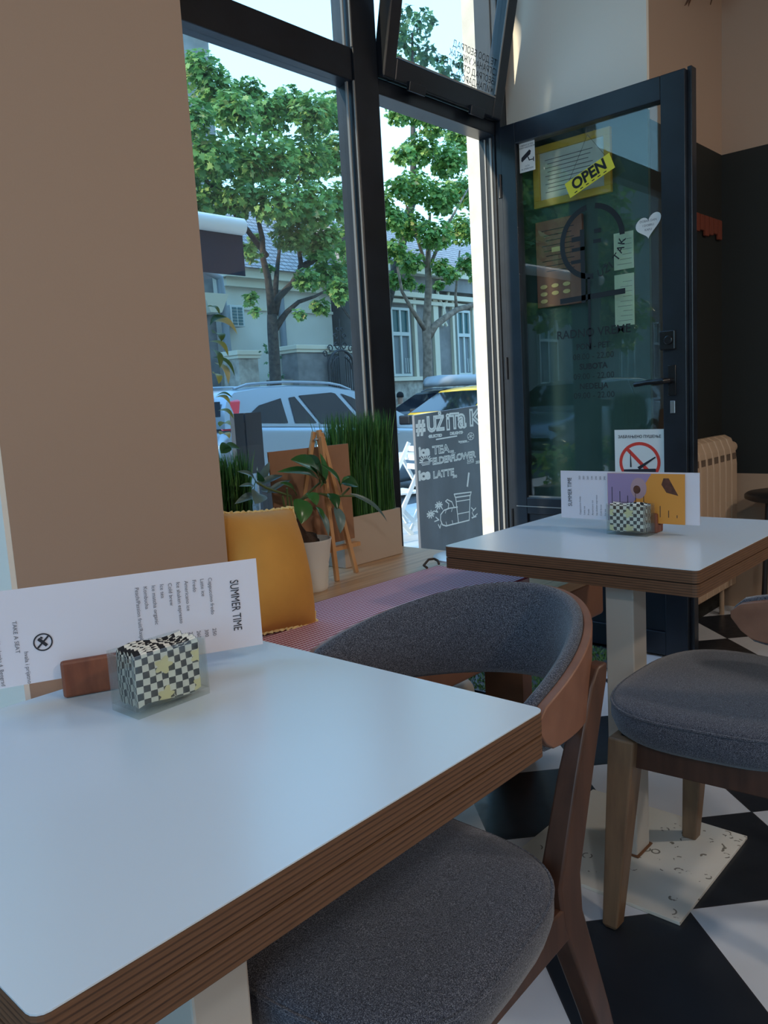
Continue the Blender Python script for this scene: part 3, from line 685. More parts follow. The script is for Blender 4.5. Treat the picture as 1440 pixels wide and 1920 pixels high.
# ------------------------------------------------------------------ things on the tables
def napkin_box(c, rz, label, nlabel, blabel, bc, brz, nn=8, W_=.062):
    t = empty('napkin_holder', c, label, 'holder', rz=rz, group='clear acrylic napkin holders')
    L_, Hh = .112, .082; q = .0028
    g = MB(); g.box(-L_/2, L_/2, -W_/2, W_/2, .0006, .010)
    g.box(-L_/2, L_/2, -W_/2, -W_/2+q, .010, Hh); g.box(-L_/2, L_/2, W_/2-q, W_/2, .010, Hh)
    g.box(-L_/2, -L_/2+q, -W_/2+q, W_/2-q, .010, Hh-.004); g.box(L_/2-q, L_/2, -W_/2+q, W_/2-q, .010, Hh-.004)
    g.build('acrylic_tray', M['acrylic'], t, local=True)
    Mt = Matrix.Translation(Vector(c)) @ Matrix.Rotation(rz, 4, 'Z')
    first = None
    for k_ in range(nn):
        y = -W_/2+.008+(W_-.016)*k_/(nn-1)
        if first is None:
            g = MB(); n_ = 12; hh = .072
            def row(z, dy): return [(-.048+.096*i/n_, dy+.0016*sin(i*1.1+z*60), z+.0028*sin(i*.55)) for i in range(n_+1)]
            rr = [row(.0, .0014), row(hh*.5, .0018), row(hh-.003, .0018), row(hh, 0), row(hh-.003, -.0018), row(hh*.5, -.0018), row(.0, -.0014)]
            g.rings(rr, closed=False, cap0=False, cap1=False); g.f.append(tuple(range(0, 13))+tuple(reversed(range(78, 91)))) if False else None
            first = g.build('napkin', M['napkin'], smooth='all')
            o = first
        else:
            o = first.copy(); COL.objects.link(o)
        o.matrix_world = Mt @ Matrix.Translation(Vector((.0015*((k_*7) % 3-1), y, .0112))) @ Matrix.Rotation(R(((k_*37) % 7-3)*.7), 4, 'Z') @ Matrix.Scale(.97+.05*((k_*5) % 4)/3, 4, (0, 0, 1))
        prop(o, nlabel, 'napkin', nlabel[:52])
    b = empty('menu_stand', bc, blabel, 'stand', rz=brz, group='red wooden menu blocks')
    g = MB(); g.box(-.058, .058, .009, .021, .0006, .053); g.box(-.058, .058, -.021, -.009, .0006, .053); g.box(-.058, .058, -.009, .009, .0006, .024)
    g.build('slotted_block', M['block'], b, local=True, bevel=.004)
mr = math.atan2(1.20-1.03, .45-.81)   # direction of the near menu
An0, Dn0 = Vector((.758, .963, 0)), Vector((-.904, .427, 0))
napkin_box((.562, .940, .75), R(1), 'clear acrylic tray of checkered napkins on the near table', 'checkered paper napkin upright in the tray on the near table',
           'red brown wooden menu block on the near table behind the napkins', (An0.x+Dn0.x*.232, An0.y+Dn0.y*.232, .75), mr, 9)
napkin_box((1.982, .938, .75), R(88), 'clear acrylic tray of checkered napkins on the far table', 'checkered paper napkin upright in the tray on the far table',
           'red brown wooden menu block on the far table behind the napkins', (2.0355, .938, .75), R(90), 6, .048)
Z3 = Vector((0, 0, 1))
def make_menu(A, Dr, N, label, letters, big):
    # A bottom corner, Dr unit direction along the fold, N unit normal towards the reader; two leaves folded at the top
    A, Dr, N = Vector(A), Vector(Dr), Vector(N); L_, Hh = .395, .134; Z = Vector((0, 0, 1))
    t = empty('folded_menu', A+Dr*.21, label, 'menu', group='folded paper drinks menus')
    g = MB()
    for s_ in (1, -1):
        g.add([A+N*s_*.0022, A+Dr*L_+N*s_*.0022, A+Dr*L_+N*s_*.0004+Z*Hh, A+N*s_*.0004+Z*Hh, A+N*s_*.0026, A+Dr*L_+N*s_*.0026, A+Dr*L_+N*s_*.0008+Z*(Hh+.0004), A+N*s_*.0008+Z*(Hh+.0004)],
              [(0, 1, 2, 3), (7, 6, 5, 4), (0, 4, 5, 1), (1, 5, 6, 2), (2, 6, 7, 3), (3, 7, 4, 0)])
    g.build('paper', M['paper'], t)
    return t
# near menu: right end at (.81,1.03), runs left and back
Dn = Vector((-.904, .427, 0)); An = Vector((.758, .963, .7752)); Nn = Vector((-.427, -.904, 0))
mn = make_menu(An, Dn, Nn, 'folded white SUMMER TIME drinks menu standing on the near table', None, True)
g = MB(); Z = Vector((0, 0, 1))
def mp_(s, h): return An+(Dn*s+Z*h)*.935+Nn*.0032
# reading direction runs downwards, letter tops towards the right end
put_text(g, 'SUMMER TIME', .0185, mp_(.046, .114), -Z*.68, -Dn)
items = [('Cappuccino fredo', '250'), ('Latte ice', '300'), ('Fredo', '260'), ('Americano ice', '230'), ('Ice shaken espresso', '290'), ('Cold brew', '280'), ('Ice tea', '290'), ('Ice matcha organic', '380'), ('Kombucha', '390'), ('Peach/Passion fruit/Raspberry', '')]
gs = MB()
for i, (a, b) in enumerate(items):
    put_text(gs, a, .0078, mp_(.080+.0125*i, .123), -Z, -Dn); put_text(gs, b, .0078, mp_(.080+.0125*i, .040), -Z, -Dn)
for i, (a, h) in enumerate((('Hilandarska 4, Beograd', .075), ('IG uzitak_coffeeshop', .072), ('Uzitak Coffee selection and delights', .088))): put_text(gs, a, .0072, mp_(.392+.009*i, h), -Z, -Dn)
put_text(gs, 'TAKE A SEAT', .0078, mp_(.368, .098), -Z, -Dn); put_text(gs, 'hvala i prijatno', .0078, mp_(.357, .050), -Z, -Dn)
def ringm(mb, s0, h0, r0, r1, n=28):
    for k_ in range(n):
        a, b = 2*pi*k_/n, 2*pi*(k_+1)/n
        mb.add([mp_(s0+r_*cos(q), h0+r_*sin(q)) for r_, q in ((r0, a), (r1, a), (r1, b), (r0, b))], [(0, 1, 2, 3)])
ringm(g, .330, .060, .0115, .0135)
for (s0, h0), (s1, h1), wd in (((.338, .052), (.322, .068), .0012), ((.336, .066), (.325, .054), .0022), ((.333, .068), (.330, .066), .0012)):
    a, b = mp_(s0, h0), mp_(s1, h1); d = (b-a).normalized(); sd = d.cross(Nn)*wd; g.add([a-sd, b-sd, b+sd, a+sd], [(0, 1, 2, 3)])
g.build('heading', M['ink'], mn); gs.build('printed_text', M['inkgrey'], mn)
# far menu along Y
Af = Vector((2.0355, .776, .7752)); Df = Vector((0, 1, 0)); Nf = Vector((-1, 0, 0))
mf = make_menu(Af, Df, Nf, 'folded white SUMMER TIME drinks menu standing on the far table', None, False)
def mq(s, h, d=.0034): return Af+(Df*s+Z*h)*.935+Nf*d
g = MB(); put_text(g, 'SUMMER TIME', .0175, mq(.385, .036), Z*.75, Df); g.build('heading', M['ink'], mf)
gs = MB()
for i, (a, b) in enumerate(items[:9]): put_text(gs, a, .0072, mq(.355-.0135*i, .012), Z, Df); put_text(gs, b, .0072, mq(.355-.0135*i, .118), Z, Df)
gs.build('printed_text', M['inkgrey'], mf)
# dessert leaflet leaning on the far menu
lf = empty('dessert_leaflet', (2.03, .92, .7752), 'lilac and orange dessert leaflet leaning on the menu of the far table', 'leaflet')
def ml(s, h, d=.0060): return Vector((2.0318-d*.6+.0005*h/.14, .811+s*.935, .7752+h*.935))
g = MB(); g.hexa([ml(0, 0), ml(0, 0, .0055), ml(.228, 0, .0055), ml(.228, 0)], [ml(0, .140), ml(0, .140, .0055), ml(.228, .140, .0055), ml(.228, .140)]); g.build('leaflet_sheet', M['orange'], lf)
g = MB(); v = [ml(.095, .1395, .0063), ml(.2275, .1395, .0063), ml(.2275, .0005, .0063), ml(.165, .0005, .0063), ml(.150, .055, .0063)]; g.add(v, [(0, 1, 2, 3, 4)]); g.build('lilac_half', M['purple'], lf)
g = MB(); g.add([ml(.133+.024*cos(2*pi*k_/24), .098+.030*sin(2*pi*k_/24), .0066) for k_ in range(24)], [tuple(range(24))]); g.build('plate_picture', M['cream'], lf)
g = MB(); g.add([ml(.138+.011*cos(2*pi*k_/16), .094+.012*sin(2*pi*k_/16), .0069) for k_ in range(16)], [tuple(range(16))]); g.add([ml(.060, .128, .0066), ml(.045, .128, .0066), ml(.018, .080, .0066), ml(.052, .088, .0066), ml(.066, .110, .0066)], [(0, 1, 2, 3, 4)]); g.build('cake_picture', M['cake'], lf)
g = MB()
for i in range(9): g.add([ml(.215-.024*i, .10-.012*(i % 3)-.05*(i > 4), .0066), ml(.213-.024*i, .10-.012*(i % 3)-.05*(i > 4), .0066), ml(.213-.024*i, .018, .0066), ml(.215-.024*i, .018, .0066)], [(0, 1, 2, 3)])
g.build('printed_lines', M['ink'], lf)

# ------------------------------------------------------------------ on the bench: pot plant, easel, grass planters
def leaf(mb, base, tip, width, up=(0, 0, 1), droop=.15, n=8, fold=.18, shape=1.0):
    base, tip = Vector(base), Vector(tip); d = tip-base; L_ = d.length; dn = d.normalized()
    sd = dn.cross(Vector(up));
    if sd.length < .05: sd = dn.cross(Vector((1, 0, 0)))
    sd.normalize(); nn = sd.cross(dn); n0 = len(mb.v); rows = []
    for i in range(n+1):
        t = i/n; w_ = width*(sin(pi*min(1, t**.85*.97+.03))**.75)*shape if 0 < i < n else width*.04
        c_ = base+d*t+nn*(L_*droop*sin(pi*t)); f_ = fold*w_
        mb.v += [tuple(c_-sd*w_/2+nn*f_), tuple(c_-sd*w_/4+nn*f_*.4), tuple(c_), tuple(c_+sd*w_/4+nn*f_*.4), tuple(c_+sd*w_/2+nn*f_)]
    for i in range(n):
        for k_ in range(4): a = n0+i*5+k_; mb.f.append((a, a+1, a+6, a+5))
pot = empty('potted_plant', (1.672, 1.86, SILL), 'broad leaved plant in a ribbed white pot on the window bench', 'plant')
g = MB(); prof = [(0, 0), (.052, 0), (.054, .004)]+[(.0545+.0007*i+(.0012 if i % 2 else 0), .004+.008*i) for i in range(1, 11)]+[(.066, .10), (.074, .155), (.0755, .158), (.0755, .162), (.072, .162), (.068, .135), (0, .135)]
g.lathe((1.672, 1.86, SILL+.0006), prof, 48); g.build('pot', M['potwhite'], pot, smooth=True)
g = MB(); g.lathe((1.672, 1.86, SILL+.128), [(0, .010), (.04, .009), (.0685, .003), (.068, 0)], 32); g.build('soil', M['soil'], pot, smooth=True)
c_ = Vector((1.655, 1.858, SILL+.13))
g = MB(); g.tube([c_+Vector((.02, 0, 0)), c_+Vector((.015, 0, .03)), c_+Vector((-.01, 0, .045)), c_+Vector((-.02, 0, .075)), c_+Vector((-.02, .01, .10))], [.035, .034, .022, .013, .009], 12)
g.tube([c_+Vector((.035, -.01, 0)), c_+Vector((.03, -.01, .025)), c_+Vector((.03, 0, .035))], [.022, .02, .008], 10); g.build('caudex', M['bark_d'], pot, smooth='all')
YP = 1.85
def W(px, py, y=YP): return ay(px, py, y)
g = MB()
hub = W(545, 955)
for pts in ([(545, 975), (560, 940), (590, 925), (640, 930), (655, 915)], [(548, 960), (545, 930), (520, 922), (500, 915), (482, 905)], [(560, 940), (600, 905), (598, 880)], [(600, 925), (625, 935), (640, 930), (665, 930)],
            [(545, 985), (535, 960), (530, 930)], [(550, 985), (560, 960), (575, 945)], [(548, 985), (540, 950), (538, 915)]):
    g.tube([W(a, b, YP-.01*i) for i, (a, b) in enumerate(pts)], .0035, 6)
g.build('stem', M['stem'], pot, smooth=True)
leaves = [((598, 898), (545, 862), .055, 1.80, 0), ((598, 900), (520, 885), .026, 1.84, 0), ((605, 905), (563, 858), .06, 1.83, 0), ((600, 915), (600, 850), .03, 1.86, 0), ((640, 925), (600, 870), .024, 1.80, 0), ((640, 905), (672, 912), .040, 1.82, 0), ((640, 910), (655, 895), .022, 1.82, 0),
          ((560, 935), (565, 982), .050, 1.80, 0), ((575, 925), (594, 948), .036, 1.82, 0), ((615, 925), (632, 955), .034, 1.80, 0), ((628, 950), (638, 1000), .030, 1.79, 1), ((595, 955), (616, 1005), .020, 1.80, 1), ((655, 925), (726, 978), .017, 1.80, 1), ((592, 950), (608, 975), .014, 1.80, 0),
          ((482, 900), (481, 882), .036, 1.90, 0), ((485, 905), (505, 866), .020, 1.92, 1), ((485, 910), (530, 892), .018, 1.90, 1), ((480, 905), (445, 884), .018, 1.92, 1), ((478, 915), (448, 912), .012, 1.92, 1), ((485, 925), (478, 945), .040, 1.88, 1), ((480, 930), (440, 945), .020, 1.90, 1), ((490, 920), (525, 925), .020, 1.90, 1), ((500, 925), (545, 900), .014, 1.88, 1), ((555, 930), (525, 905), .020, 1.86, 0)]
ga, gb = MB(), MB()
for (a, b), (c2, d2), wd, y, k_ in leaves:
    leaf(gb if k_ else ga, W(a, b, y), W(c2, d2, y-.035), wd*1.32, up=(0, -.75, .66), droop=.10)
ga.build('leaves', M['ficus'], pot, smooth='all'); gb.build('pale_leaves', M['ficus_pale'], pot, smooth='all')

es = empty('tabletop_easel', (1.85, 1.92, SILL), 'small pine easel on the bench holding a brown board, seen from behind', 'easel')
apx = Vector((1.79, 1.90, 1.055))
for b_ in (Vector((1.80, 1.872, SILL)), Vector((1.925, 1.905, SILL))):
    g = MB(); g.bar(b_+Vector((0, 0, .001)), apx+Vector((0, 0, .0)) if b_.x < 1.85 else apx+Vector((.008, 0, -.01)), .015, .012, up=(0, 1, 0)); g.build('leg', M['easelwood'], es, bevel=.001)
g = MB(); g.bar(Vector((1.675, 1.965, SILL+.001)), apx+Vector((-.01, .012, -.005)), .015, .010, up=(0, 1, 0)); g.build('leg', M['easelwood'], es, bevel=.001)
g = MB(); g.bar((1.70, 1.925, .655), (1.96, 1.925, .655), .03, .014); g.build('ledge', M['easelwood'], es, bevel=.001)
g = MB(); g.bar(apx+Vector((0, -.008, -.02)), Vector((1.797, 1.883, .80)), .012, .012, up=(0, 1, 0)); g.build('mast', M['easelwood'], es, bevel=.001)
g = MB(); g.tube([apx+Vector((-.02, 0, -.03)), apx+Vector((.022, -.002, -.027))], .004, 8); g.build('wing_bolt', M['steel'], es, smooth=True)
bk = MB(); bk.hexa([(1.62, 1.938, .672), (1.962, 1.938, .672), (1.962, 1.944, .672), (1.62, 1.944, .672)], [(1.595, 1.925, 1.0), (1.945, 1.925, 1.0), (1.945, 1.931, 1.0), (1.595, 1.931, 1.0)])
bo = bk.build('display_board', M['hardboard'], bevel=.001); prop(bo, 'plain brown hardboard panel standing on the small easel', 'board')

def planter(x0, x1, y0, y1, z0, z1, gz, label, n, m=M['planter']):
    t = empty('grass_planter', ((x0+x1)/2, (y0+y1)/2, z0), label, 'planter', group='planters of artificial grass')
    g = MB(); q = .006; g.box(x0, x1, y0, y0+q, z0+.001, z1); g.box(x0, x1, y1-q, y1, z0+.001, z1); g.box(x0, x0+q, y0+q, y1-q, z0+.001, z1); g.box(x1-q, x1, y0+q, y1-q, z0+.001, z1); g.box(x0+q, x1-q, y0+q, y1-q, z0+.001, z1-.01)
    g.build('trough', m, t, bevel=.001)
    rnd = random.Random(5); g = MB()
    for i in range(n):
        x, y = rnd.uniform(x0+.012, x1-.012), rnd.uniform(y0+.012, y1-.012); h = (gz-z1)*rnd.uniform(.72, 1.0); dx, dy = rnd.gauss(0, .018), rnd.gauss(0, .018); a = rnd.uniform(0, pi); cx, cy = cos(a)*.0022, sin(a)*.0022
        v = []
        for k_, s_ in ((0, 1), (.5, .9), (.85, .6)): v += [(x-cx*s_+dx*k_*k_, y-cy*s_+dy*k_*k_, z1-.01+h*k_), (x+cx*s_+dx*k_*k_, y+cy*s_+dy*k_*k_, z1-.01+h*k_)]
        v.append((x+dx, y+dy, z1-.01+h)); g.add(v, [(0, 1, 3, 2), (2, 3, 5, 4), (4, 5, 6)])
    for i in range(6):
        x = rnd.uniform(x0, x1); a = rnd.choice((-1, 1)); g.tube([(x, y0+.03, z1), (x+a*.06, y0+.02, z1+.12), (x+a*.14, y0+.01, z1+.20)], .001, 4)
    o = g.build('grass_blades', M['grass'], t, kind='stuff'); return t
planter(1.955, 2.262, 1.985, 2.085, SILL, .735, 1.125, 'beige trough of tall artificial grass on the bench beside the door post', 1500)
planter(1.30, 1.60, 2.0, 2.09, SILL, .72, 1.03, 'brown trough of artificial grass at the bench end behind the pillow', 1100, M['panel'])
# variegated plant peeping past the brown wall
vp = empty('trailing_plant', (1.17, 1.98, SILL), 'tall variegated leafy plant in a pot half hidden by the brown wall', 'plant')
g = MB(); g.lathe((1.19, 1.98, SILL+.001), [(0, 0), (.06, 0), (.075, .16), (.07, .16), (.065, .13), (0, .13)], 32); g.build('pot', M['potwhite'], vp, smooth=True)
g = MB(); g.tube([(1.19, 1.98, SILL+.12), (1.20, 1.98, .9), (1.19, 1.98, 1.15), (1.21, 1.99, 1.42)], .008, 8); g.build('stem', M['stem'], vp, smooth=True)
g = MB(); rnd = random.Random(3)
for (a, b), (c2, d2), wd in (((395, 575), (412, 590), .016), ((400, 602), (445, 627), .030), ((400, 610), (425, 595), .02), ((400, 640), (428, 668), .022), ((402, 655), (412, 690), .02), ((405, 670), (440, 705), .018), ((408, 680), (428, 720), .022), ((405, 700), (410, 720), .02), ((410, 745), (432, 758), .02), ((412, 742), (436, 746), .012), ((415, 770), (438, 785), .018), ((418, 800), (433, 798), .03), ((418, 815), (430, 822), .026), ((422, 845), (450, 842), .024), ((420, 850), (428, 835), .025), ((405, 625), (415, 640), .03)):
    leaf(g, ay(a-6, b, 2.04), ay(c2, d2, 2.0), wd*1.5, up=(.2, -.7, .6), droop=.2)
for i in range(14):
    a = rnd.uniform(0, 2*pi); z = rnd.uniform(.8, 1.45); leaf(g, (1.20, 1.98, z), (1.17+.07*cos(a), 1.97+.09*sin(a), z-.05+rnd.uniform(0, .1)), .045, droop=.2)
g.build('leaves', M['variegated'], vp, smooth='all')

# ------------------------------------------------------------------ right hand corner of the room
rd = empty('radiator', (3.6, 1.38, .14), 'cream ribbed cast radiator under the dark wall behind the door', 'radiator')
xs0, xs1, nrib = 3.31, 4.005, 9
for k_ in range(nrib):
    x = xs0+(xs1-xs0)*(k_+.5)/nrib; hw = (xs1-xs0)/nrib/2-.004; g = MB()
    prof = [(1.452, .15), (1.352, .15), (1.348, .30), (1.348, .74), (1.356, .815), (1.375, .862), (1.405, .878), (1.452, .872)]
    g.rings([[(x-hw, y, z) for y, z in prof], [(x-hw*.9, y-.003 if y < 1.45 else y, z+.002) for y, z in prof], [(x+hw*.9, y-.003 if y < 1.45 else y, z+.002) for y, z in prof], [(x+hw, y, z) for y, z in prof]])
    g.build('rib', M['radiator'], rd, bevel=.003)
g = MB()
for k_ in range(nrib):
    x = xs0+(xs1-xs0)*(k_+.5)/nrib
    for z0, z1 in ((.765, .795), (.715, .745)): g.box(x-.022, x+.022, 1.3465, 1.3475, z0, z1)
g.build('vent_slot_shade', mat('slot_shade', (.14, .095, .065), .8), rd)  # thin plates in a darker radiator tone, painting the shade of the slots
g = MB(); g.tube([(4.0, 1.40, .815), (4.05, 1.40, .815)], .018, 16); g.tube([(4.05, 1.40, .815), (4.09, 1.40, .815)], .026, 16); g.build('valve', M['radiator'], rd, smooth=True)
g = MB(); g.tube([(3.95, 1.40, .15), (3.95, 1.40, .0)], .012, 10); g.tube([(3.36, 1.40, .15), (3.36, 1.40, .0)], .012, 10); g.build('pipe', M['radiator'], rd, smooth=True)
ts = empty('hanging_fringe', (3.88, 1.44, 1.85), 'row of rusty orange fringe strips hanging on the black wall right of the door', 'decoration')
for k_ in range(7):
    x = 3.70+.055*k_; g = MB(); g.box(x, x+.043, 1.44, 1.455, 1.80+.01*(k_ % 3), 1.89); g.build('strip', M['tassel'], ts, bevel=.004)
st = empty('round_stool', (3.96, .93, 0), 'black round topped stool behind the far table', 'stool')
sc_ = Vector((3.92, 1.06, 0))
g = MB(); g.lathe(sc_, [(0, .590), (.20, .590), (.215, .597), (.215, .612), (.205, .62), (0, .62)], 40); g.build('stool_top', M['stoolblack'], st, smooth=True)
for k_ in range(4):
    a = pi/4+k_*pi/2; g = MB(); g.tube([sc_+Vector((.13*cos(a), .13*sin(a), .59)), sc_+Vector((.15*cos(a), .15*sin(a), .001))], .012, 10); g.build('leg', M['stoolblack'], st, smooth=True)
tw = empty('dried_twigs', (3.6, 1.2, 2.95), 'dark dried twig bundle hanging under the ceiling by the right corner', 'decoration')
g = MB(); rnd = random.Random(4); tp = ax(1352, 4, 3.75)
for k_ in range(26):
    a = rnd.uniform(0, 2*pi); p = tp+Vector((0, 0, .22)); g.tube([p+Vector((rnd.gauss(0, .02), rnd.gauss(0, .02), .75)), p, p+Vector((.09*cos(a), .09*sin(a), -.08-rnd.uniform(0, .06))), p+Vector((.15*cos(a), .15*sin(a), -.10-rnd.uniform(-.06, .14)))], [.004, .006, .005, .002], 5)
g.build('twig_bundle', M['twig'], tw, smooth=True)
mt = empty('door_mat', (2.75, 1.8, 0), 'green artificial grass mat on the floor at the open door', 'mat')
MB().box(2.42, 3.14, 1.52, 2.10, .001, .010).build('mat_backing', M['standdark'], mt)
g = MB(); rnd = random.Random(8)
for k_ in range(5000):
    x, y, a = rnd.uniform(2.43, 3.13), rnd.uniform(1.53, 2.09), rnd.uniform(0, pi); dx, dy = .004*cos(a), .004*sin(a)
    g.add([(x-dx, y-dy, .009), (x+dx, y+dy, .009), (x+rnd.gauss(0, .006), y+rnd.gauss(0, .006), .009+rnd.uniform(.008, .018))], [(0, 1, 2)])
g.build('mat_pile', M['mat_green'], mt, kind='stuff')
struct(MB().box(2.40, 3.16, 1.485, 1.512, .0005, .009), 'trim_2', M['steel'], bevel=.002)
# added lamps, unseen behind the viewer, fill the room with extra light
for i, (x, y) in enumerate(((.9, -1.6), (2.9, -.9), (-1.4, -1.2))):
    t = empty('fill_lamp', (x, y, 2.5), 'unseen fill lamp added over the cafe room behind the viewer', 'lamp', group='added fill lamps')
    g = MB(); g.lathe((x, y, 2.5), [(.03, .16), (.05, .15), (.17, .0), (.165, .0), (.045, .145)], 32); g.build('lamp_shade', M['stoolblack'], t, smooth=True)
    g = MB(); g.tube([(x, y, 2.65), (x, y, H)], .004, 6); g.build('cord', M['stoolblack'], t)
    lt = bpy.data.lights.new('fill_bulb', 'POINT'); lt.energy = FILL_LAMP; lt.color = ((1, .80, .62), (1, .88, .76), (.96, .97, 1))[i % 3]; lt.shadow_soft_size = .09
    lo = bpy.data.objects.new('fill_bulb', lt); COL.objects.link(lo); lo.parent = t; lo.location = (0, 0, .0)

# ------------------------------------------------------------------ outdoors: ground
GZ, RZ = -.12, -.14
struct(MB().box(-40, 40, YO, 6.3, -.3, GZ), 'pavement', M['pave'])
struct(MB().box(-40, 40, 6.3, 13.2, -.3, RZ), 'road', M['asphalt'])
struct(MB().box(-40, 40, 13.2, 30, -.3, GZ), 'pavement', M['pave'])
# facade of our own house beyond the niche, seen in reflections
struct(MB().box(-16, -2.9, YO-.2, YO, -.1, 7), 'wall_outside', M['cream_wall'])
struct(MB().box(3.61, 40, YO-.2, YO, -.1, 7), 'wall_outside', M['cream_wall'])

# ------------------------------------------------------------------ blackboard and street furniture
bb = empty('pavement_blackboard', (3.8, 3.0, GZ), 'chalk lettered pavement blackboard standing outside the open door', 'sign')
BXL, BXR, BY, BZ0, BZ1 = 3.500, 4.165, 2.93, GZ+.002, 1.065
g = MB(); g.hexa([(BXL, BY, BZ0), (BXR, BY, BZ0), (BXR, BY+.018, BZ0), (BXL, BY+.018, BZ0)], [(BXL, BY+.0, BZ1-.02), (BXR, BY, BZ1+.012), (BXR, BY+.018, BZ1+.012), (BXL, BY+.018, BZ1-.02)]); g.build('front_board', m_chalkboard(), bb, bevel=.003)
g = MB(); g.hexa([(BXL+.52, BY+.36, BZ0), (BXR+.36, BY+.36, BZ0), (BXR+.36, BY+.378, BZ0), (BXL+.52, BY+.378, BZ0)], [(BXL+.06, BY+.02, BZ1-.03), (BXR+.01, BY+.02, BZ1), (BXR+.01, BY+.038, BZ1), (BXL+.06, BY+.038, BZ1-.03)]); g.build('rear_board', M['plastic'], bb, bevel=.003)
M['chalk'] = mat('chalk', (.82, .84, .84), .9)
def bp(u, v, d=.0012): return Vector((BXL+u*(BXR-BXL), BY-d, BZ1-v*.775))     # u right, v down, 0..1
DEP = [0]; g = MB(); X_, Z_ = Vector((1, 0, 0)), Vector((0, 0, 1)); KX = .5
def dep():
    DEP[0] += 1; return Vector((0, -(DEP[0] % 90)*1.2e-5, 0))
def stroke(pts, wd=.006, closed=False):
    P_ = [bp(*p) for p in pts]
    if closed: P_.append(P_[0])
    for a, b in zip(P_, P_[1:]):
        d = (b-a);
        if d.length < 1e-5: continue
        d.normalize(); sd = Vector((-d.z, 0, d.x))*wd/2; e2 = d*wd*.35; q_ = dep(); g.add([a-sd-e2+q_, b-sd+e2+q_, b+sd+e2+q_, a+sd-e2+q_], [(0, 1, 2, 3)])
def outline_text(s, size, u, v, sx_=1, wd=.004, gap=.9, fill=False, tilt=0):
    # hollow chalk letters: stroked outline of the glyph polygons
    vv, ff = text_geo(s, size, spacing=gap, bold=.0012*size/.1)
    O = bp(u, v); ed = {}
    for f_ in ff:
        for a, b in zip(f_, f_[1:]+f_[:1]): ed[(min(a, b), max(a, b))] = ed.get((min(a, b), max(a, b)), 0)+1
    for (a, b), k_ in ed.items():
        if k_ == 1:
            A = O+X_*vv[a][0]*sx_+Z_*(vv[a][1]+vv[a][0]*tilt); B = O+X_*vv[b][0]*sx_+Z_*(vv[b][1]+vv[b][0]*tilt); d = B-A
            if d.length < 1e-6: continue
            d.normalize(); sd = Vector((-d.z, 0, d.x))*wd/2; e2 = d*wd*.4; q_ = dep(); g.add([A-sd-e2+q_, B-sd+e2+q_, B+sd+e2+q_, A+sd-e2+q_], [(0, 1, 2, 3)])
    if fill: g.add([O+Vector((0, .0006, 0))+X_*x*sx_+Z_*(y+x*tilt) for x, y, z in vv], ff)
outline_text('#', .113, .02, .160, 1.1, .0105); outline_text('U', .118, .160, .152, 1.05, .0115); outline_text('Ż', .110, .285, .150, 1.15, .0105); outline_text('i', .135, .425, .152, 1.5, .0105); outline_text('T', .125, .490, .148, 1.15, .0115); outline_text('a', .160, .605, .145, 1.15, .013); outline_text('K', .135, .775, .140, 1.45, .013)
outline_text('·SELECTED', .022, .17, .200, 1.35, .003); outline_text('DELIGHTS·', .022, .48, .196, 1.35, .003); stroke([(.28, .218), (.58, .210)], .008)
outline_text('ice', .074, .03, .325, 1.3, .008, fill=True); outline_text('TEA', .066, .22, .325, 1.45, .005)
outline_text('350', .019, .47, .332, 1.4, .002); stroke([(.49, .340), (.55, .338)], .003)
outline_text('ELDERFLOWER', .054, .21, .402, 1.30, .005, gap=.86, tilt=.02); outline_text('JUICE', .022, .72, .425, 1.4, .002); outline_text('350', .022, .85, .447, 1.4, .0025); stroke([(.72, .436), (.82, .432)], .003)
outline_text('ice', .080, .01, .500, 1.3, .008, fill=True); outline_text('LATTE', .056, .21, .505, 1.35, .005); outline_text('390', .022, .49, .528, 1.4, .0025)
for k_ in range(9):
    a = pi*k_/8; stroke([(.12+.045*cos(a)*1.0, .372-.025*sin(a)), (.12+.085*cos(a), .372-.047*sin(a))], .008)
for v in (.376, .386, .396): stroke([(.05+(v-.376), v), (.19-(v-.376), v-.002)], .004)
pc = (.79, .225)
for k_ in range(6):
    a = k_*pi/3+.3; stroke([pc, (pc[0]+.045*cos(a), pc[1]-.026*sin(a))], .004)
stroke([(pc[0]+.05*cos(2*pi*k_/14), pc[1]-.028*sin(2*pi*k_/14)) for k_ in range(14)], .004, True); outline_text('lemongrass', .016, .60, .262, 1.3, .002); stroke([(.62, .268), (.76, .266)], .003)
# cup, straw, pumpkin, flowers
stroke([(.50, .655), (.76, .665), (.745, .69), (.515, .682)], .008, True); stroke([(.52, .685), (.545, .885), (.71, .885), (.74, .69)], .008); stroke([(.525, .715), (.735, .722)], .006); stroke([(.54, .815), (.72, .818)], .006)
stroke([(.705, .61), (.735, .515)], .016)
stroke([(.54, .76), (.42, .755), (.34, .762), (.29, .79), (.285, .83), (.31, .87), (.36, .885), (.54, .885)], .008)
stroke([(.40, .755), (.415, .72), (.37, .695), (.395, .685), (.46, .71), (.49, .755)], .007)
for u in (.37, .46): stroke([(u, .765), (u-.012, .785)], .005); stroke([(u, .88), (u-.008, .855)], .005)
for cu_, cv_ in ((.15, .77), (.27, .715)):
    for k_ in range(9): a = 2*pi*k_/9; stroke([(cu_+.012*cos(a), cv_-.007*sin(a)), (cu_+.05*cos(a), cv_-.028*sin(a))], .009)
for a, b in (((.20, .75), (.25, .765)), ((.25, .765), (.23, .745)), ((.22, .80), (.26, .825)), ((.20, .83), (.26, .825)), ((.25, .86), (.27, .89)), ((.29, .86), (.27, .89)), ((.75, .79), (.79, .815)), ((.82, .80), (.77, .82)), ((.76, .83), (.78, .86)), ((.84, .85), (.76, .875)), ((.75, .87), (.82, .87)), ((.30, .73), (.32, .75))): stroke([a, b], .007)
